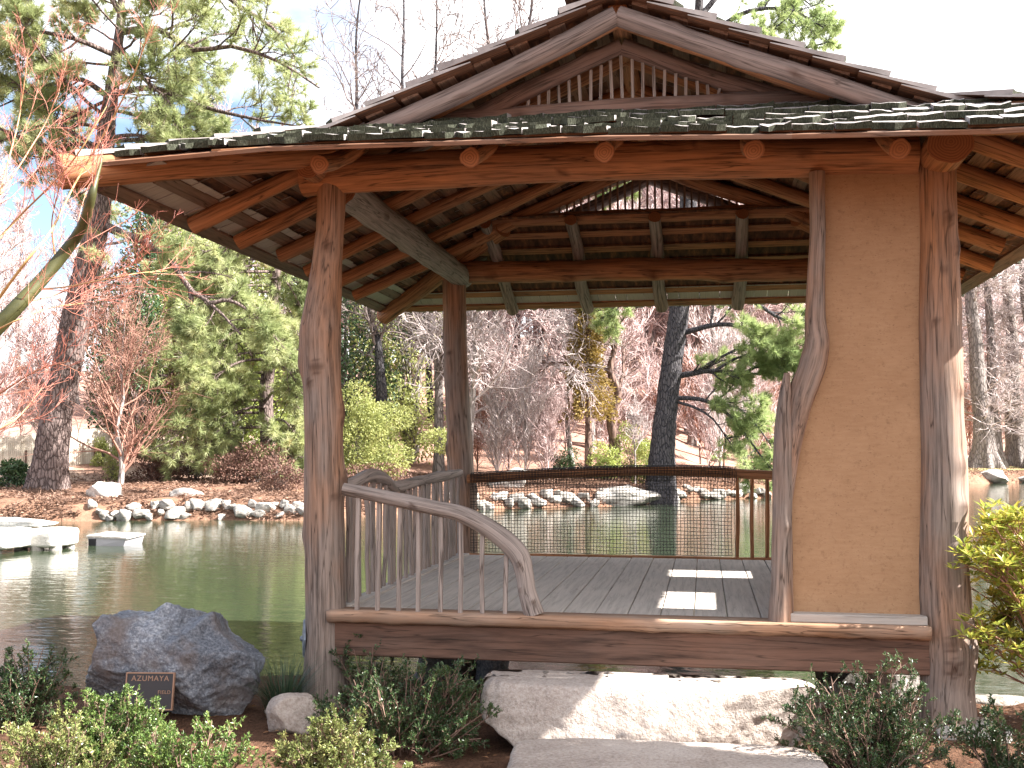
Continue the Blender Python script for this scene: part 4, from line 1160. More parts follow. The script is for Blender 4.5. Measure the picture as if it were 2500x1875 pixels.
def make_pine(name, seed, tp, r, loc, label, cat, limbs=(), auto=0, auto_from=.4, blen=4.0, bark_='pine_bark', needle='needle', m=14, nl=.24, nw=.014, sub=(5, 4), droop=-.03, sector=None, tw=.6, cone=.3):
    """tp: trunk points relative to loc; limbs: explicit limb polylines (relative); auto: number of grown limbs"""
    rng = np.random.default_rng(seed)
    root = thing(name, tuple(loc), label, cat)
    P0 = catmull(tp, 8)[None]; m0 = P0.shape[1]
    R0 = np.interp(np.linspace(0, 1, m0), np.linspace(0, 1, len(r)), r)[None]
    P0n = P0.copy()
    V, q = tubes(P0, R0, 28)
    # flare and bark ridges as real relief
    C = np.repeat(P0[0], 28, 0); D = V - C
    rad = np.linalg.norm(D, axis=1, keepdims=True)
    th = np.tile(np.arange(28) / 28 * 2 * PI, m0); zz = np.repeat(np.arange(m0), 28)
    k = 1 + .05 * np.sin(th * 9 + zz * .8) * np.sin(zz * 1.7 + th * 2) + .03 * rng.normal(size=len(V))
    fl2 = np.repeat(np.exp(-np.linspace(0, 1, m0) * 22), 28) * (.35 + .18 * np.sin(th * 5 + 1))
    V = C + D * (k + fl2)[:, None]
    put('trunk', mesh_np('trunk', V, q, None, [M[bark_]]), root, world=False)
    gb, gn = Geo(), Geo()
    Ps, Qs, Ls = [], [], []
    for (pts, r0) in limbs:
        c = catmull(pts, 5); c = np.stack([np.interp(np.linspace(0, 1, 11), np.linspace(0, 1, len(c)), c[:, i]) for i in range(3)], 1)
        Ps.append(c); Qs.append(np.linspace(r0, r0 * .22, 11)); Ls.append(np.linalg.norm(np.diff(c, axis=0), axis=1).sum())
    if auto:
        t = np.linspace(auto_from, .99, auto); a = np.arange(auto) * 2.4 + rng.normal(0, .4, auto)
        if sector is not None: a = rng.uniform(sector[0], sector[1], auto)
        i = (t * (m0 - 1)).astype(int)
        s = P0[0, i]; d = np.stack([np.cos(a), np.sin(a), rng.uniform(-.1, .35, auto)], 1)
        l = blen * (1.1 - cone * 2 * np.abs(t - .72)) * rng.uniform(.6, 1.1, auto) * np.where(t > .9, .6, 1)
        P1, Q1 = grow_level(rng, s, d, l, R0[0, i] * .28, 11, .10, .01, .2)
        Ps += list(P1); Qs += list(Q1); Ls += list(l)
    P1, Q1, L1 = np.array(Ps), np.array(Qs), np.array(Ls)
    V, q = tubes(P1, Q1, 8); gb.add(V, q)
    s, d, l, rr = spawn(rng, P1, Q1, L1, sub[0], .22, 1.0, .8, .34, .5); d[:, 2] += .12
    P2, Q2 = grow_level(rng, s, d, l, np.clip(rr, .012, .06), 6, .16, droop + .03, .3)
    V, q = tubes(P2, Q2, 5); gb.add(V, q)
    s, d, l, rr = spawn(rng, P2, Q2, l, sub[1], .25, 1.0, .65, .42, .5); d[:, 2] += .15
    P3, Q3 = grow_level(rng, s, d, np.maximum(l, .22), np.full(len(s), .010), 4, .18, .05, .6)
    V, q = tubes(P3, Q3, 3); gb.add(V, q)
    # tufts: at the tips and along the outer twigs
    Ct, Dt = [P3[:, -1], P3[:, 2], P2[:, -1]], [P3[:, -1] - P3[:, -2], P3[:, 2] - P3[:, 1], P2[:, -1] - P2[:, -2]]
    C, D = np.concatenate(Ct), np.concatenate(Dt)
    V, T = needles(rng, C, D, m, nl, nw, tw)
    tint = np.repeat(np.clip(clumpy(rng, C, 1.3, seed) * .6 + rng.uniform(0, .4, len(C)), 0, 1), m * 3)
    gn.add(V, None, T, tint)
    put('limbs', gb.mesh('limbs', [M[bark_]]), root, world=False)
    put('needles', gn.mesh('needles', [M[needle]], False), root, world=False)
    return root

def make_leafy(name, seed, size, loc, mat, label, cat, n=9000, leaf=.11, trunk_r=.15, group=None, shell=.5, clump=1.0, thr=.36, bottom=0.0, bark_='grey_bark', lumps=9, hang=0.0, round_=1.0):
    """broadleaf evergreen: lobed crown of small leaves over limbs; size = (wx, wy, h)"""
    rng = np.random.default_rng(seed)
    root = thing(name, tuple(loc), label, cat, group)
    wx, wy, h = size
    # lobes
    Lc = rng.uniform(-1, 1, (lumps, 3)); Lc[:, :2] *= .62; Lc[:, 2] = np.linspace(-.75, .75, lumps)
    Lc[:, :2] *= np.sqrt(np.maximum(.15, 1 - (Lc[:, 2] * .9) ** 2))[:, None]
    Lr = rng.uniform(.30, .52, lumps)
    k = rng.integers(0, lumps, n * 2)
    d = unit(rng.normal(size=(n * 2, 3))); rad = Lr[k] * (1 - shell * rng.random(n * 2) ** 1.6)
    P = (Lc[k] + d * rad[:, None])
    W = P * [wx / 2, wy / 2, h / 2] + [0, 0, h / 2 + bottom]
    cl = clumpy(rng, W, clump, seed)
    keep = (cl > thr - .25 * rng.random(len(W))) & (W[:, 2] > bottom * .5 + .05)
    W, d, cl = W[keep][:n], d[keep][:n], cl[keep][:n]
    Dr = unit(d + rng.normal(0, .7, d.shape)); Dr[:, 2] -= hang
    nrm = unit(d + np.array([0, 0, .6]) + rng.normal(0, .55, d.shape))
    V, T = leaves(rng, W, Dr, leaf * rng.uniform(.7, 1.25, len(W)), leaf * .55, .18, nrm)
    g_ = Geo(); g_.add(V, None, T, np.repeat(np.clip(cl * .55 + rng.uniform(0, .45, len(W)), 0, 1), 4))
    gb = Geo()
    tip = Lc * [wx / 2, wy / 2, h / 2] + [0, 0, h / 2 + bottom]
    P1 = []
    for tp_ in tip:
        z0 = min(tp_[2] * .6, h * .4)
        P1.append(catmull([(0, 0, -.2), (rng.normal(0, .04 * wx), rng.normal(0, .04 * wy), z0 * .5), (tp_[0] * .3, tp_[1] * .3, z0), tp_ * [.8, .8, 1]], 3))
    P1 = np.array(P1); Q1 = np.broadcast_to(np.linspace(trunk_r, trunk_r * .15, P1.shape[1]), P1.shape[:2])
    V, q = tubes(P1, Q1, 6); gb.add(V, q)
    s, d2, l, rr = spawn(rng, P1, Q1, np.full(lumps, h * .3), 9, .5, 1.0, .8, .8, .5)
    P2, Q2 = grow_level(rng, s, d2, l, np.maximum(rr, .008), 4, .2, .02, .3)
    V, q = tubes(P2, Q2, 3); gb.add(V, q)
    put('trunk', gb.mesh('trunk', [M[bark_]]), root, world=False)
    put('crown', g_.mesh('crown', [M[mat]], False), root, world=False)
    return root

def make_shrub(name, seed, loc, w, dpt, h, mat, label, n_st=26, leaf=.022, per=52, stem='stem', lw=.42, cat='shrub', bare=0, flat=.0, group=None, whorl=False):
    """low garden shrub: leaves set along many branching stems"""
    rng = np.random.default_rng(seed)
    root = thing(name, tuple(loc), label, cat, group)
    a = rng.uniform(0, 2 * PI, n_st); q_ = np.sqrt(rng.random(n_st))
    tip = np.stack([np.cos(a) * q_ * w / 2, np.sin(a) * q_ * dpt / 2, h * (1 - .55 * q_ ** 2.2) * np.where(rng.random(n_st) < .35, rng.uniform(.25, .6, n_st), rng.uniform(.72, 1.05, n_st))], 1)
    s = np.stack([np.cos(a) * q_ * w * .14, np.sin(a) * q_ * dpt * .14, np.full(n_st, -.03)], 1)
    l = np.linalg.norm(tip - s, axis=1)
    P1, Q1 = grow_level(rng, s, tip - s, l, np.full(n_st, .004 + .003 * h), 7, .10, .0, .4)
    P1 = P1 * (1 - np.linspace(0, 1, 7)[None, :, None]) + (s[:, None] + (tip - s)[:, None] * np.linspace(0, 1, 7)[None, :, None]) * np.linspace(0, 1, 7)[None, :, None]
    s2, d2, l2, r2 = spawn(rng, P1, Q1, l, 9, .10, 1.0, .75, .42, .6); d2[:, 2] += .25
    P2, Q2 = grow_level(rng, s2, d2, l2, np.maximum(r2, .0022), 5, .15, .04, .5)
    s3, d3, l3, r3 = spawn(rng, P2, Q2, l2, 3, .3, 1.0, .6, .5, .6); d3[:, 2] += .2
    P3, Q3 = grow_level(rng, s3, d3, np.maximum(l3, .035), np.full(len(s3), .0016), 4, .15, .05, .6)
    gb = Geo()
    for P, Qr, sd_ in ((P1, Q1, 5), (P2, Q2, 3), (P3, Q3, 3)):
        V, q = tubes(P, Qr, sd_); gb.add(V, q, None, np.repeat(rng.random(len(P)), P.shape[1] * sd_))
    C, D = [], []
    for P, n_ in ((P2, per // 3), (P3, per // 4)):
        N, m, _ = P.shape
        t = rng.uniform(.2, 1.0, (N, n_)) ** .8; f = t * (m - 1); i = np.minimum(f.astype(int), m - 2); ww = f - i; r_ = np.arange(N)[:, None]
        C.append((P[r_, i] * (1 - ww)[..., None] + P[r_, i + 1] * ww[..., None]).reshape(-1, 3)); D.append((P[r_, i + 1] - P[r_, i]).reshape(-1, 3))
    C, D = np.concatenate(C), unit(np.concatenate(D))
    D = unit(D * .6 + rng.normal(0, .62, D.shape) + [0, 0, .2])
    nrm = rng.normal(0, .5, D.shape) + [0, 0, 1.0]
    V, T = leaves(rng, C, D, leaf * rng.uniform(.6, 1.25, len(C)), leaf * lw, .22, nrm)
    g_ = Geo(); cl = clumpy(rng, C, .16, seed)
    g_.add(V, None, T, np.repeat(np.clip(cl * .45 + rng.uniform(0, .55, len(C)), 0, 1), 4))
    put('stems', gb.mesh('stems', [M[stem]]), root, world=False)
    put('leaves', g_.mesh('leaves', [M[mat]], False), root, world=False)
    return root

def base(x, d):
    p = at_d(x, 1000, d); return np.array([p[0], p[1], H(p[0], p[1])])
def rel(pts, b, d):
    """photo points at distance d (or per-point distances) relative to base b"""
    return [at_d(x, y, (d if np.isscalar(d) else d[i])) - b for i, (x, y) in enumerate(pts)]

# ---- big leaning pine on the left bank
b = base(100, 33.0)
tp = rel([(98, 1075), (108, 1000), (122, 900), (150, 760), (165, 680), (192, 560), (213, 470), (222, 360), (230, 280), (242, 190), (256, 90), (264, -20), (270, -220)], b, 33.0); tp[0][2] = -.3
limbs = [(rel([(222, 485), (265, 505), (322, 527), (378, 575), (412, 628), (455, 655), (520, 722)], b, [33, 32.6, 32.2, 31.8, 31.4, 31, 30.6]), .15),
         (rel([(412, 628), (414, 665), (416, 705), (430, 760)], b, [31.4, 31.3, 31.2, 31]), .09),
         (rel([(455, 655), (500, 650), (560, 690), (620, 760)], b, 31), .07),
         (rel([(258, 70), (340, 62), (420, 108), (500, 100), (600, 132), (690, 190)], b, [33, 32.5, 32, 31.5, 31, 31]), .12),
         (rel([(262, -30), (400, -60), (520, 15), (600, 70), (660, 160)], b, [33, 33, 33, 33, 33]), .12),
         (rel([(240, 205), (330, 190), (430, 228), (540, 255), (640, 272)], b, [33, 32.5, 32, 31.5, 31]), .11),
         (rel([(238, 212), (170, 170), (90, 190), (0, 230)], b, [33, 33, 33, 33]), .10),
         (rel([(226, 305), (320, 300), (390, 292), (480, 300)], b, [33, 33.5, 34, 34]), .09),
         (rel([(250, 120), (150, 80), (50, 70), (-50, 100)], b, [33, 32, 31.5, 31]), .10),
         (rel([(262, 30), (210, -40), (120, -60), (30, -20)], b, 33), .10),
         (rel([(228, 330), (160, 310), (100, 340), (40, 330)], b, [33, 34, 35, 35]), .08),
         (rel([(255, 95), (310, 170), (360, 215), (400, 280)], b, [33, 32, 31.5, 31]), .08)]
make_pine('pine_tree', 3, tp, [.58, .50, .44, .42, .40, .37, .34, .30, .26, .2, .15, .1, .05], b,
          'tall leaning pine with a thick scaly trunk on the left bank', 'tree', limbs, auto=22, auto_from=.55, blen=4.8, m=20, nl=.30, nw=.021, sub=(15, 10), droop=-.02)
# ---- drooping pine boughs behind it
b = base(560, 37.5)
tp = rel([(585, 1010), (575, 860), (590, 700), (600, 560), (610, 420)], b, 38.5); tp[0][2] = -.3
limbs = []
rl = np.random.default_rng(4)
for k in range(32):
    y0 = 500 + k * 14.5; x0 = 585
    x1 = 585 + rl.choice([-1, -1, -.8, .5]) * rl.uniform(120, 250); x1 = min(max(x1, 345), 655)
    dy = rl.uniform(20, 110)
    limbs.append((rel([(x0, y0), ((x0 + x1) / 2, y0 - 5 + dy * .2), (x1, y0 + dy)], b, [38.5, 37.4 + rl.uniform(-1, 1), 36.4 + rl.uniform(-1.2, 1)]), .06))
make_pine('pine_tree', 9, tp, [.26, .24, .2, .16, .1], b, 'dense light green pine with drooping boughs reaching down to the left bank', 'tree', limbs, auto=0, m=18, nl=.28, nw=.021, sub=(14, 8), droop=-.04)
# ---- evergreens behind
make_leafy('holly_tree', 12, (8.2, 6.5, 12.5), base(470, 46), 'evergreen', 'broad yellow green holly standing behind the drooping pine', 'tree', 17000, .20, .2, lumps=14, clump=1.3)
make_leafy('holly_tree', 18, (5.2, 3.2, 6.6), base(500, 40.3), 'evergreen', 'lower light green holly between the brown azaleas and the drooping pine', 'tree', 12000, .14, .12, lumps=12, clump=.9)
make_leafy('ivy_clad_tree', 13, (3.6, 3.2, 11.5), base(268, 43), 'dark_leaf', 'dark ivy clad tree between the leaning pine and the holly', 'tree', 9000, .17, .2, lumps=10, thr=.25)
make_leafy('evergreen_shrub', 14, (4.6, 3.6, 4.3), base(290, 47), 'dark_leaf', 'dark rounded evergreen shrub behind the russet maple', 'shrub', 5000, .13, .06, lumps=8, thr=.2)
make_leafy('evergreen_tree', 15, (5.0, 4.5, 9.5), base(640, 45), 'dark_leaf', 'dark green evergreen just left of the front left post', 'tree', 8000, .17, .15, lumps=11)
make_leafy('evergreen_tree', 16, (4.4, 4, 9.8), base(745, 43.5), 'dark_leaf', 'dark leafy evergreen seen just right of the front left post', 'tree', 8000, .16, .15, lumps=10)
make_leafy('evergreen_tree', 17, (5.6, 5, 10.5), base(885, 47), 'olive_leaf', 'yellow green evergreen behind the dark forked trunk', 'tree', 11000, .18, .15, lumps=12)
# ---- shrubs of the left and middle bank
for (x, d, sz, sd_, mat, lab, n_, lf) in (
        (418, 38.5, (4.6, 2.2, 1.45), 21, 'brown_leaf', 'brown leafed azalea mass below the drooping pine boughs', 5000, .09),
        (335, 37.2, (2.8, 1.8, 1.2), 22, 'brown_leaf', 'brown azalea right of the russet maple trunk', 3000, .09),
        (545, 36.0, (3.6, 1.9, 1.25), 23, 'brown_leaf', 'brown azalea left of the sandy clearing', 3600, .09),
        (600, 33.0, (2.6, 1.6, 1.0), 24, 'brown_leaf', 'low reddish shrub on the bank left of the front post', 2600, .08),
        (222, 41.0, (1.0, .8, 1.0), 25, 'olive_leaf', 'small bright yellow green bush behind the pale fence', 1500, .09),
        (243, 36.5, (.9, .8, 1.25), 26, 'olive_leaf', 'pale green bush beside the russet maple trunk', 1500, .07),
        (18, 33.5, (1.8, 1.2, .85), 27, 'dark_leaf', 'dark low rhododendron left of the leaning pine', 1800, .12),
        (612, 40.0, (2.6, 2.0, 2.2), 28, 'evergreen', 'rounded green bush at the right end of the drooping pine', 3000, .10),
        (850, 38.5, (5.6, 3.0, 2.6), 29, 'olive_leaf', 'bright yellow green bush in front of the dark forked trunk', 12000, .10),
        (770, 37.5, (2.8, 2.0, 3.3), 30, 'olive_leaf', 'taller yellow green bush beside the front left post', 4500, .10),
        (815, 36.0, (3.6, 1.4, .7), 31, 'brown_leaf', 'low brown shrub on the bank below the bright bush', 2400, .08),
        (1215, 42.5, (1.9, 1.5, 1.1), 32, 'dark_leaf', 'small dark green bush left of the golden cedar', 1800, .09),
        (1310, 42.0, (1.8, 1.5, 1.3), 33, 'evergreen', 'green bush at the foot of the brown twisted tree', 2000, .10),
        (1400, 41.0, (1.6, 1.4, 1.6), 34, 'evergreen', 'green bush just left of the dark pine trunk', 2200, .10),
        (1365, 43.0, (1.5, 1.2, 2.2), 35, 'olive_leaf', 'pale green bush behind the slender grey sapling', 1800, .10)):
    make_leafy('bush', sd_, sz, base(x, d), mat, lab, 'shrub', n_, lf, .03, lumps=8, thr=.2, clump=.5)
# ---- golden cedar
rngc = np.random.default_rng(77)
b = base(1270, 42.3)
cd = thing('golden_cedar', tuple(b), 'slender golden brown cedar behind the white twigged shrub', 'tree')
N = 9000
z = rngc.uniform(.25, 1, N) ** .9; ang_ = rngc.uniform(0, 2 * PI, N)
lob = .6 + .4 * np.sin(z * 26 + ang_ * 2) * np.sin(ang_ * 3 + z * 9)
rr_ = (1.0 - z) ** .75 * 1.7 * np.sqrt(rngc.random(N)) * lob + .08
C = np.stack([rr_ * np.cos(ang_), rr_ * np.sin(ang_), z * 8.6 - rr_ * .3], 1)
Dv = np.stack([np.cos(ang_), np.sin(ang_), rngc.normal(-.1, .5, N)], 1)
V, T = leaves(rngc, C, Dv, .17 * rngc.uniform(.6, 1.3, N), .07)
g_ = Geo(); g_.add(V, None, T, np.repeat(np.clip(clumpy(rngc, C, .5, 3) * .6 + rngc.uniform(0, .4, N), 0, 1), 4))
V, q = tubes(np.array([[(0, 0, -.2), (.05, 0, 4), (0, .05, 8.3)]]), np.array([[.16, .1, .02]]), 8)
put('trunk', mesh_np('trunk', V, q, None, [M['brown_bark']]), cd, world=False)
put('crown', g_.mesh('crown', [M['gold_leaf']], False), cd, world=False)
# ---- dark pine right of the middle
b = base(1432, 39.0)
tp = rel([(1425, 1045), (1432, 960), (1440, 880), (1452, 780), (1465, 690), (1478, 560), (1490, 400), (1500, 240), (1508, 100), (1512, -60), (1514, -200)], b, 39.0); tp[0][2] = -.3
limbs = [(rel([(1466, 812), (1500, 806), (1545, 800), (1610, 806), (1690, 812)], b, [39, 38.6, 38.2, 38, 38]), .12),
         (rel([(1610, 806), (1640, 790), (1680, 800), (1730, 790)], b, [38, 37.8, 37.6, 37.4]), .07),
         (rel([(1462, 860), (1510, 862), (1555, 880), (1600, 925), (1640, 980), (1680, 1030)], b, [39, 38.5, 38, 37.5, 37, 36.8]), .09),
         (rel([(1462, 868), (1500, 880), (1540, 905), (1580, 960), (1625, 1010)], b, [39, 38.5, 38, 37.6, 37.2]), .06),
         (rel([(1540, 872), (1590, 880), (1635, 920), (1680, 985)], b, [38.2, 37.8, 37.2, 36.8]), .06),
         (rel([(1500, 806), (1560, 770), (1620, 745), (1690, 740)], b, [38.6, 38, 37.5, 37]), .07),
         (rel([(1545, 800), (1600, 770), (1660, 765), (1720, 790)], b, [38.2, 37.8, 37.2, 37]), .06),
         (rel([(1472, 720), (1560, 700), (1640, 720), (1700, 760)], b, [39, 38, 37.5, 37]), .11),
         (rel([(1480, 640), (1600, 640), (1690, 690), (1760, 700)], b, [39, 38, 37, 37]), .11),
         (rel([(1500, 240), (1620, 180), (1700, 120), (1790, 90)], b, [39, 39, 39, 39]), .12),
         (rel([(1508, 100), (1600, 30), (1700, 20), (1780, 60)], b, [39, 38, 38, 38]), .12),
         (rel([(1510, 40), (1600, -60), (1680, -40), (1750, 10)], b, [39, 40, 40, 40]), .12),
         (rel([(1490, 400), (1400, 360), (1340, 380), (1290, 420)], b, [39, 40, 40.5, 41]), .12),
         (rel([(1475, 600), (1400, 600), (1340, 650), (1300, 690)], b, [39, 40, 40.5, 41]), .10)]
make_pine('pine_tree', 21, tp, [.52, .42, .39, .37, .36, .34, .30, .25, .2, .12, .05], b, 'dark trunked pine leaning over the pond right of the brown twisted tree', 'tree', limbs,
          auto=5, auto_from=.75, blen=4.2, bark_='dark_bark', needle='needle_vivid', m=20, nl=.28, nw=.021, sub=(17, 10), droop=-.01)
# ---- bare trees that can be told apart
def bare_px(name, seed, pts, d, r, mats, label, cat='tree', **kw):
    b = base(pts[0][0], d if np.isscalar(d) else d[0])
    tp = rel(pts, b, d); tp[0][2] = -.25
    hh = tp[-1][2]
    return make_bare(name, seed, hh, r, mats, label, cat, b, trunk_pts=tp, **kw)
bare_px('russet_maple', 31, [(258, 1055), (264, 1000), (252, 930), (266, 860), (262, 790), (270, 690)], 34.5, .10, ('pale_bark', 'russet_twig'), 'small russet twigged maple right of the leaning pine', lv=(30, 10, 7), crown_from=.08, upright=.30, blen=.66, twig_w=.013, ang=.70, wig=.17)
bare_px('oak_tree', 32, [(828, 920), (824, 850), (820, 790), (815, 730), (800, 690), (790, 620)], 42, .26, ('dark_bark', 'grey_twig'), 'dark forked trunk behind the bright yellow green bush', lv=(14, 9, 8), crown_from=.3, blen=.5, twig_w=.02, wig=.22)
bare_px('oak_tree', 33, [(948, 1005), (948, 900), (946, 800), (936, 740), (920, 690), (905, 610)], 43, .22, ('grey_bark', 'grey_twig'), 'grey trunk just left of the back left post', lv=(14, 9, 8), crown_from=.3, blen=.5, twig_w=.02, wig=.22)
bare_px('dogwood_tree', 34, [(1012, 1010), (1018, 900), (1026, 800), (1024, 730), (1030, 640)], 41, .15, ('pale_bark', 'white_twig'), 'pale sprawling bare tree just right of the back left post', lv=(26, 11, 9), crown_from=.25, blen=.66, twig_w=.021, upright=.0, wig=.26, drop=.05)
bare_px('dogwood_tree', 35, [(1240, 1000), (1225, 900), (1235, 800), (1250, 700), (1240, 620)], 43, .12, ('pale_bark', 'white_twig'), 'pale bare tree with tangled drooping twigs in the middle of the opening', lv=(26, 11, 9), crown_from=.45, blen=.62, twig_w=.021, upright=-.1, wig=.28, drop=.06)
for (x, sd_, lab) in ((1135, 36, 'many stemmed white twigged shrub in the middle of the far bank'), (1185, 37, 'smaller pink twigged shrub right of the white twigged shrub'), (1075, 38, 'low spreading bare shrub left of the white twigged shrub')):
    b = base(x, 41.5)
    make_bare('bare_shrub', sd_, 3.4 if sd_ == 36 else 2.6, .05, ('pale_bark', 'white_twig' if sd_ != 37 else 'pink_twig'), lab, 'shrub', b, lv=(34, 8, 6), crown_from=.02, upright=.9, blen=.95, twig_w=.017, ang=.6, wig=.13)
bare_px('twisted_tree', 39, [(1330, 1010), (1327, 950), (1320, 905), (1335, 850), (1318, 800), (1330, 740), (1325, 690), (1335, 600)], 43, .25, ('brown_bark', 'brown_bark'), 'brown twisted trunk between the golden cedar and the dark pine', lv=(12, 8, 7), crown_from=.35, blen=.5, twig_w=.024, wig=.25)
bare_px('sapling', 40, [(1372, 1035), (1372, 990), (1370, 950), (1374, 900)], 40.5, .04, ('pale_bark', 'white_twig'), 'slender grey sapling left of the dark pine', lv=(14, 7, 5), crown_from=.4, upright=.4, blen=.5, twig_w=.014)
for x, sd_, d, lab in ((1555, 41, 46, 'bare multi stemmed tree right of the dark pine trunk'), (1610, 42, 47, 'small bare pale tree near the crooked trunk post')):
    make_bare('bare_tree', sd_, 5.2, .07, ('pale_bark', 'white_twig'), lab, 'tree', base(x, d), lv=(22, 8, 6), crown_from=.1, upright=.7, blen=.6, twig_w=.018, ang=.6)
# bald cypresses on the far right shore
for x, sd_, d, r_, top, lab in ((2127, 43, 67.5, .62, 19, 'tall grey cypress with a flared base right of the front right post'), (2150, 44, 69.5, .42, 18, 'thinner grey cypress close behind the flared one'), (2196, 45, 71, .55, 20, 'tall grey cypress nearest the right edge of view'), (2240, 46, 69, .5, 19, 'grey cypress standing past the right edge')):
    b = base(x, d); n = 8; zz = np.linspace(-.3, top, n)
    cy = make_bare('cypress_tree', sd_, top, r_, ('grey_bark', 'white_twig'), lab, 'tree', b, lv=(60, 9, 6), crown_from=.12, upright=.05, blen=.19, twig_w=.026, ang=1.35, lean=(-.5, 0), rcap=.055)
    ka = np.linspace(0, 2 * PI, 40, endpoint=False)
    prof = [(-.3, 2.0), (.4, 1.55), (1.0, 1.22), (1.9, 1.05), (3.2, .97)]
    V = [((r_ * k_ * (1 + .18 * max(0, k_ - 1) * math.sin(a * 7))) * math.cos(a), (r_ * k_ * (1 + .3 * max(0, k_ - 1) * math.sin(a * 7))) * math.sin(a), z_) for z_, k_ in prof for a in ka]
    Q = [(i * 40 + j, i * 40 + (j + 1) % 40, i * 40 + 40 + (j + 1) % 40, i * 40 + 40 + j) for i in range(4) for j in range(40)]
    put('root_flare', mesh_np('root_flare', V, Q, None, [M['grey_bark']]), cy, world=False)
# tall bare crowns above the roof
for x, sd_, d, top, lab in ((768, 51, 58, 25, 'tall slender bare tree rising left of the roof gable'), (862, 52, 62, 28, 'tall bare tree with upright twigs above the left roof slope'), (930, 53, 60, 26, 'bare tree crown above the middle of the left roof slope'), (1050, 54, 57, 27, 'bare tree with dark crooked branches close left of the gable'), (1140, 55, 60, 30, 'tallest bare tree just left of the roof apex')):
    make_bare('bare_tree', sd_, top, .2, ('dark_bark', 'grey_twig'), lab, 'tree', base(x, d), lv=(22, 6, 5), crown_from=.3, upright=.35, blen=.30, twig_w=.030, ang=.7, wig=.24)
# ---- forest on the hillside: individual bare trees sharing a few meshes
protos = []
for i in range(6):
    pr = make_bare('forest_tree', 60 + i, 13 + i, .19 + .01 * i, ('grey_bark', 'pink_twig' if i % 3 else 'white_twig'), 'bare pinkish grey tree in the forest on the far hillside', 'tree', (0, 0, 0), 'forest trees on the far hillside',
                   lv=(34, 9, 9), crown_from=.22, upright=.45, blen=.30, twig_w=.034, ang=.7)
    protos.append(pr)
brush = []
for i in range(3):
    br_ = make_bare('undergrowth_shrub', 70 + i, 3.0 + .5 * i, .04, ('brown_bark', ('pink_twig', 'russet_twig', 'pink_twig')[i]), 'low bare pinkish shrub in the undergrowth of the far bank', 'shrub', (0, 0, 0), 'undergrowth shrubs on the far bank',
                    lv=(30, 8, 6), crown_from=.03, upright=.7, blen=.85, twig_w=.022, ang=.7)
    brush.append(br_)
rf = np.random.default_rng(19)
used = set()
def forest(n, a0, a1, d0, d1, kinds, smin, smax):
    for _ in range(n):
        a = R(rf.uniform(a0, a1)); off = d0 + (d1 - d0) * rf.random() ** 1.3
        lo = shore_pt(math.degrees(a), 0); r_ = np.linalg.norm(lo) + off
        x, y = r_ * math.sin(a), r_ * math.cos(a)
        k = kinds[int(rf.integers(len(kinds)))]
        loc = (x, y, H(x, y) - .05)
        s_ = rf.uniform(smin, smax)
        if k.name not in used:
            used.add(k.name); k.location = loc; k.rotation_euler = (0, 0, rf.uniform(0, 6.28)); k.scale = (s_,) * 3
        else:
            copy_tree(k, loc, rf.uniform(0, 6.28), s_)
forest(55, -14.5, 3.5, 17, 80, protos, .75, 1.15)
forest(16, -37, -19, 30, 75, protos, .75, 1.05)
forest(34, 8.5, 19, 26, 80, protos, .8, 1.2)
forest(30, -13, 5, 9, 40, brush, .7, 1.3)
forest(26, -4, 7, 17, 70, protos, .8, 1.2)
forest(26, -37, -19.5, 14, 36, brush, .7, 1.4)
forest(18, 9, 18, 24, 50, brush, .8, 1.3)
forest(8, -19.5, -14, 20, 50, protos, .65, .85)
def column(o):
    d = Vector((o.location.x, o.location.y, 0)); f = d.dot(Vector(FWD)); return (d.dot(Vector(RGT)) / f * FPX + 1250) * 2212 / 2500
PLACES = ((95, 'left of the leaning pine'), (330, 'between the leaning pine and the drooping pine'), (655, 'behind the drooping pine and the holly'), (760, 'hidden mostly by the front left post'), (960, 'between the two left posts'),
          (1150, 'just right of the back left post'), (1330, 'behind the golden cedar'), (1480, 'beside the dark pine trunk'), (1790, 'right of the dark pine and left of the plaster panel'), (9999, 'right of the pavilion near the cypresses'))
def name_places(stem, what, group):
    for o in list(COL.objects):
        if o.parent is None and o.name.split('.')[0] == stem:
            c = column(o); pl_ = next(t for lim, t in PLACES if c < lim)
            o['label'] = what + ' ' + pl_; o['group'] = group + ' ' + pl_
name_places('forest_tree', 'bare pinkish forest tree', 'forest trees')
name_places('undergrowth_shrub', 'low bare pinkish shrub', 'undergrowth shrubs')
for o in list(COL.objects):
    if o.name.split('.')[0] == 'shore_rock' and o.get('group'):
        c = column(o)
        w_ = 'left of the front left post' if c < 700 else ('seen through the netting' if c < 1590 else 'right of the netting')
        o['label'] = 'pale rock in the shoreline row ' + w_; o['group'] = 'shoreline rocks ' + w_

# ---- pale picket fence behind the leaning pine
b0, b1 = base(-60, 38.0), base(243, 42.0)
fn = thing('picket_fence', tuple(b0), 'bleached low picket fence behind the leaning pine on the left bank', 'fence')
g_ = Geo(); rp = np.random.default_rng(2)
nP = int(np.linalg.norm((b1 - b0)[:2]) / .075)
for i in range(nP):
    f = i / nP; c = b0 + (b1 - b0) * f; zg = H(c[0], c[1])
    hgt = 1.32 + rp.normal(0, .015)
    w = .062
    T_ = (b1 - b0)[:2] / np.linalg.norm((b1 - b0)[:2])
    e = np.array([T_[0], T_[1], 0]); nrm = np.array([-T_[1], T_[0], 0])
    p = np.array([c[0], c[1], zg])
    Vb = np.array([p + e * s_ * w / 2 + nrm * t_ * .012 + np.array([0, 0, z_]) for z_ in (-.1, hgt) for (s_, t_) in ((-1, -1), (1, -1), (1, 1), (-1, 1))])
    g_.add(Vb, BOXQ, None, rp.random())
o = put('pickets', g_.mesh('pickets', [M['fence']], False), fn); o['kind'] = 'stuff'
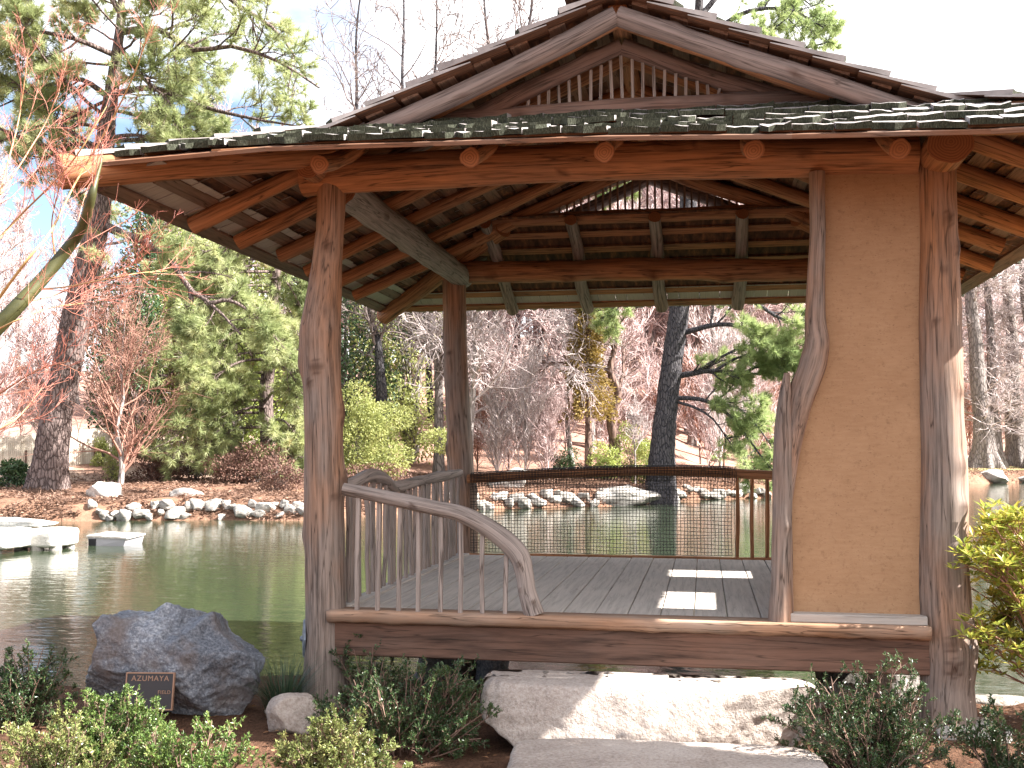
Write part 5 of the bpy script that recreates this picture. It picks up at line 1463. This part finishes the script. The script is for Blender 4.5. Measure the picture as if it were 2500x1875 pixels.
for k_, zz in enumerate((.35, 1.05)):
    A_ = b0 + np.array([0, .04, zz]); B_ = b1 + np.array([0, .04, zz]); A_[2] = H(b0[0], b0[1]) + zz; B_[2] = H(b1[0], b1[1]) + zz
    put('fence_rail', board_mesh('fence_rail', A_, B_, .04, .07, (0, 0, 1), 'deck', .6, k_), fn)
for f in (.12, .37, .62, .87):
    c = b0 + (b1 - b0) * f; zg = H(c[0], c[1])
    put('fence_post', board_mesh('fence_post', (c[0], c[1] - .10, zg - .2), (c[0], c[1] - .10, zg + .75), .05, .05, (0, 1, 0), 'plank', .6, 3), fn)

# ---- red twigged maple reaching in from the left, close to the camera
rm = np.random.default_rng(41)
b = np.array([*at_d(-420, 1500, 4.9)[:2], 0.0])
mp_ = thing('red_twig_maple', tuple(b), 'young maple with green bark and bright red twigs reaching in from the left edge', 'tree')
d0 = 4.9
mains = [([(-420, 1900), (-330, 1500), (-200, 1000), (-60, 770), (20, 680), (85, 610), (140, 545), (178, 490), (196, 430), (205, 395), (222, 340)], .050, .004),
         ([(-60, 770), (-40, 700), (60, 560), (110, 500), (160, 400), (230, 280), (290, 160), (330, 40)], .008, .002),
         ([(-200, 1000), (-120, 800), (-30, 560), (40, 470), (110, 400), (170, 330), (230, 230)], .008, .002),
         ([(40, 655), (110, 640), (170, 615), (240, 590), (310, 560)], .005, .0015),
         ([(70, 625), (140, 620), (220, 605), (300, 590), (360, 585)], .0045, .0015),
         ([(-20, 720), (40, 690), (110, 665), (180, 655)], .0045, .0015),
         ([(-200, 1000), (-100, 920), (0, 850), (80, 800), (150, 780)], .008, .002),
         ([(-330, 1500), (-160, 1100), (-40, 960), (40, 900), (90, 840)], .008, .002),
         ([(-60, 770), (-30, 600), (0, 420), (40, 260), (60, 120)], .008, .002),
         ([(0, 420), (60, 330), (110, 240), (140, 120)], .0045, .0015),
         ([(120, 565), (112, 480), (130, 400), (150, 330)], .0045, .0015)]
gm, gt = Geo(), Geo()
Pm, Qm, Lm = [], [], []
for k, (pts, r0, r1) in enumerate(mains):
    c = catmull([at_d(x, y, d0 + .25 * math.sin(i * 1.3 + k * 2) * (1 if k else .3)) for i, (x, y) in enumerate(pts)], 6) - b
    c = np.stack([np.interp(np.linspace(0, 1, 24), np.linspace(0, 1, len(c)), c[:, i]) for i in range(3)], 1)
    Pm.append(c); Qm.append(np.interp(np.linspace(0, 1, 24), [0, .5, .82, 1], [r0, r0 * .62, r0 * .42, r1])); Lm.append(1.2)
Pm, Qm, Lm = np.array(Pm), np.array(Qm), np.array(Lm)
Qm[:, :] = np.maximum(Qm, .002)
V, q = tubes(Pm[:1], Qm[:1], 14); put('trunk', mesh_np('trunk', V, q, None, [M['maple_bark']]), mp_, world=False)
V, q = tubes(Pm[1:], Qm[1:], 7); gm.add(V, q, None, np.repeat(rm.uniform(.55, 1, len(Pm) - 1), 24 * 7))
put('branches', gm.mesh('branches', [M['red_twig']]), mp_, world=False)
s, d_, l, rr = spawn(rm, Pm, Qm, Lm, 11, .38, 1.0, .6, .42, .45); d_[:, 2] += .25; d_[:, 0] += .15
P2, Q2 = grow_level(rm, s, d_, l, np.clip(rr, .0014, .0028), 7, .12, .03, .4)
V, q = tubes(P2, Q2, 4); gt.add(V, q, None, np.repeat(rm.random(len(P2)) * .7, 7 * 4))
s, d_, l, rr = spawn(rm, P2, Q2, l, 6, .15, 1.0, .6, .5, .6); d_[:, 2] += .2
P3, Q3 = grow_level(rm, s, d_, np.maximum(l, .05), np.full(len(s), .001), 5, .12, .03, .6)
V, q = tubes(P3, Q3, 3); gt.add(V, q, None, np.repeat(rm.random(len(P3)) * .6, 5 * 3))
s, d_, l, rr = spawn(rm, P3, Q3, l, 2, .2, 1.0, .6, .6, .7); d_[:, 2] += .15
P4, Q4 = grow_level(rm, s, d_, np.maximum(l, .04), np.full(len(s), .0009), 3, .12, .02, .6)
V, q = tubes(P4, Q4, 3); gt.add(V, q, None, np.repeat(rm.random(len(P4)) * .4, 3 * 3))
put('twigs', gt.mesh('twigs', [M['red_twig']]), mp_, world=False)

# ---- garden shrubs in front
def gs(x, y, d=None):
    p = at_z(x, y, 0.02) if d is None else at_d(x, y, d)
    return (p[0], p[1], H(p[0], p[1]))
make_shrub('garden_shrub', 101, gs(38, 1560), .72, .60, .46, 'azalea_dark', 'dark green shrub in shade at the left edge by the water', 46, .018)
make_shrub('garden_shrub', 102, gs(245, 1662), .56, .46, .39, 'azalea', 'rounded glossy shrub directly in front of the bronze plaque', 54, .018)
make_shrub('garden_shrub', 103, gs(105, 1730), .72, .5, .36, 'azalea_pale', 'pale sparse shrub at the lower left corner', 40, .018)
make_shrub('garden_shrub', 104, gs(410, 1745), .78, .5, .40, 'azalea', 'low clipped shrub in front of the plaque boulder base', 54, .019)
make_shrub('garden_shrub', 105, gs(745, 1735), .68, .5, .36, 'azalea_pale', 'pale yellow green shrub with bare twigs left of the steps', 46, .019)
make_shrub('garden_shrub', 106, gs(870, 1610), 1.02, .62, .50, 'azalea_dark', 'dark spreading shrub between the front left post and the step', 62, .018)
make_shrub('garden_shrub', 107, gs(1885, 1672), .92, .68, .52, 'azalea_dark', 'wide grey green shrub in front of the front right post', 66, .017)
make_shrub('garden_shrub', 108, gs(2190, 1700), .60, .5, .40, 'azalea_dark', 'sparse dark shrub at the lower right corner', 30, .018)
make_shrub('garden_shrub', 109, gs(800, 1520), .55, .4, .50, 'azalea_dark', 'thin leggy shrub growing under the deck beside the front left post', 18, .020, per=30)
# grass tuft
rgx = np.random.default_rng(7)
p = gs(612, 1545)
gr = thing('grass_tuft', p, 'tuft of dark narrow grass blades left of the front left post', 'plant')
nb = 420
a = rgx.uniform(0, 2 * PI, nb); ln = rgx.uniform(.22, .5, nb); out = rgx.uniform(.1, .9, nb) * ln
s0 = np.stack([np.cos(a) * rgx.uniform(0, .10, nb), np.sin(a) * rgx.uniform(0, .10, nb), np.zeros(nb)], 1)
V, T = [], []
for i in range(nb):
    dr = np.array([math.cos(a[i]), math.sin(a[i]), 0]); sd_ = np.array([-dr[1], dr[0], 0]) * .0035
    for k, f in enumerate((0, .35, .7, 1.0)):
        c = s0[i] + dr * out[i] * f ** 1.6 + np.array([0, 0, ln[i] * (f - .42 * f ** 3 * (out[i] / ln[i]))])
        w_ = 1 - f * .95
        V += [c - sd_ * w_, c + sd_ * w_]
    bb_ = i * 8
    for k in range(3): T += [(bb_ + k * 2, bb_ + k * 2 + 1, bb_ + k * 2 + 3), (bb_ + k * 2, bb_ + k * 2 + 3, bb_ + k * 2 + 2)]
g_ = Geo(); g_.add(V, None, T, np.repeat(rgx.random(nb), 8)); put('blades', g_.mesh('blades', [M['grass']], False), gr, world=False)

# ---- yellow green rosette shrub at the right
rq = np.random.default_rng(55)
b = np.array([*at_d(2330, 1560, 6.2)[:2], 0.0])
ps = thing('rosette_shrub', tuple(b), 'tall shrub with yellow green leaf rosettes at the right edge', 'shrub')
tips = []
for k in range(105):
    x = rq.uniform(2075, 2420); y = rq.uniform(1050, 1470)
    if x < 2125 and (y < 1120 or y > 1400): x += 60
    if y < 1100 + max(0, (2200 - x)) * .55: y += 60
    tips.append(at_d(x, y, rq.uniform(5.85, 6.7)) - b)
tips = np.array(tips)
Pk = []
for tp_ in tips:
    mid1 = tp_ * [.25, .25, 0] + np.array([rq.normal(0, .05), rq.normal(0, .05), tp_[2] * .42])
    mid2 = tp_ * [.7, .7, .84] + rq.normal(0, .03, 3)
    c = catmull([(rq.normal(0, .05), rq.normal(0, .05), -.03), mid1, mid2, tp_], 4); Pk.append(c)
Pk = np.array(Pk); Qk = np.broadcast_to(np.linspace(.011, .0026, Pk.shape[1]), Pk.shape[:2])
gb, gl = Geo(), Geo()
V, q = tubes(Pk, Qk, 6); gb.add(V, q, None, np.repeat(rq.random(len(Pk)), Pk.shape[1] * 6))
s, d_, l, rr = spawn(rq, Pk, Qk, np.full(len(Pk), .55), 9, .55, 1.0, .7, .38, .7); d_[:, 2] += .15
P2, Q2 = grow_level(rq, s, d_, l, np.full(len(s), .0024), 5, .12, .06, .7)
V, q = tubes(P2, Q2, 4); gb.add(V, q, None, np.repeat(rq.random(len(P2)), 5 * 4))
put('stems', gb.mesh('stems', [M['red_stem']]), ps, world=False)
C = np.concatenate([P2[:, -1], Pk[:, -1]]); ax_ = unit(np.concatenate([P2[:, -1] - P2[:, -2], Pk[:, -1] - Pk[:, -2]]) + [0, 0, .35])
for i in range(len(C)):
    nL = int(rq.integers(7, 12)); u_ = unit(np.cross(ax_[i], [.3, .9, .1])); v_ = np.cross(ax_[i], u_)
    aa = np.arange(nL) * 2.4 + rq.uniform(0, 6); el = rq.uniform(-.15, .9, nL)
    D = (u_ * np.cos(aa)[:, None] + v_ * np.sin(aa)[:, None]) * np.cos(el)[:, None] + ax_[i] * np.sin(el)[:, None]
    V, T = leaves(rq, np.repeat(C[i][None], nL, 0) + D * .006, D, rq.uniform(.042, .085, nL), .022, .18, np.repeat(ax_[i][None], nL, 0))
    gl.add(V, None, T, np.repeat(np.clip(rq.beta(2, 2.2, nL), 0, 1), 4))
put('leaves', gl.mesh('leaves', [M['pieris']], False), ps, world=False)

# ---- leaf litter and needles on the mulch
rl2 = np.random.default_rng(88)
N = 5200
x = rl2.uniform(-5.5, 4.5, N); y = rl2.uniform(3.6, 7.7, N); z = height(x, y) + rl2.uniform(.002, .02, N)
keep = near_land(x, y) > 0
C = np.stack([x, y, z], 1)[keep]; N = len(C)
D = rl2.normal(size=(N, 3)); D[:, 2] *= .25
nrm = rl2.normal(0, .45, (N, 3)) + [0, 0, 1]
long_ = rl2.random(N) < .55
V, T = leaves(rl2, C, D, np.where(long_, rl2.uniform(.05, .13, N), rl2.uniform(.02, .05, N)), np.where(long_, .003, rl2.uniform(.012, .028, N)), .2, nrm)
g_ = Geo(); g_.add(V, None, T, np.repeat(rl2.random(N), 4))
put('fallen_leaves', g_.mesh('fallen_leaves', [M['litter']], False))['kind'] = 'stuff'

# ---- unseen evergreen added beyond the right edge to shade the lowest step
make_leafy('evergreen_tree', 120, (1.7, 1.0, 2.6), (4.4, 5.20, H(4.4, 5.20)), 'dark_leaf', 'unseen dense evergreen added beyond the right edge to shade the lowest step', 'tree', 9000, .10, .05, lumps=9, thr=.02, bottom=2.55)

rl3 = np.random.default_rng(91)
N = 70000
a_ = np.radians(rl3.uniform(-37, 18, N)); off_ = rl3.random(N) ** 1.5 * 11 + .1
r_ = np.interp(np.degrees(a_), SH_A, SH_R) + off_
x, y = r_ * np.sin(a_), r_ * np.cos(a_)
C = np.stack([x, y, height(x, y) + rl3.uniform(.0, .04, N)], 1)
cl_ = clumpy(rl3, C, .8, 5)
C = C[(cl_ > .35) & (far_land(x, y) > .15)]; N = len(C)
D = rl3.normal(size=(N, 3)); D[:, 2] *= .3
nrm = rl3.normal(0, .5, (N, 3)) + [0, 0, 1]
lg = rl3.random(N) < .5
V, T = leaves(rl3, C, D, np.where(lg, rl3.uniform(.15, .3, N), rl3.uniform(.07, .13, N)), np.where(lg, .02, rl3.uniform(.05, .09, N)), .25, nrm)
g_ = Geo(); g_.add(V, None, T, np.repeat(rl3.random(N) * .8, 4))
put('leaf_litter', g_.mesh('leaf_litter', [M['straw']], False))['kind'] = 'stuff'
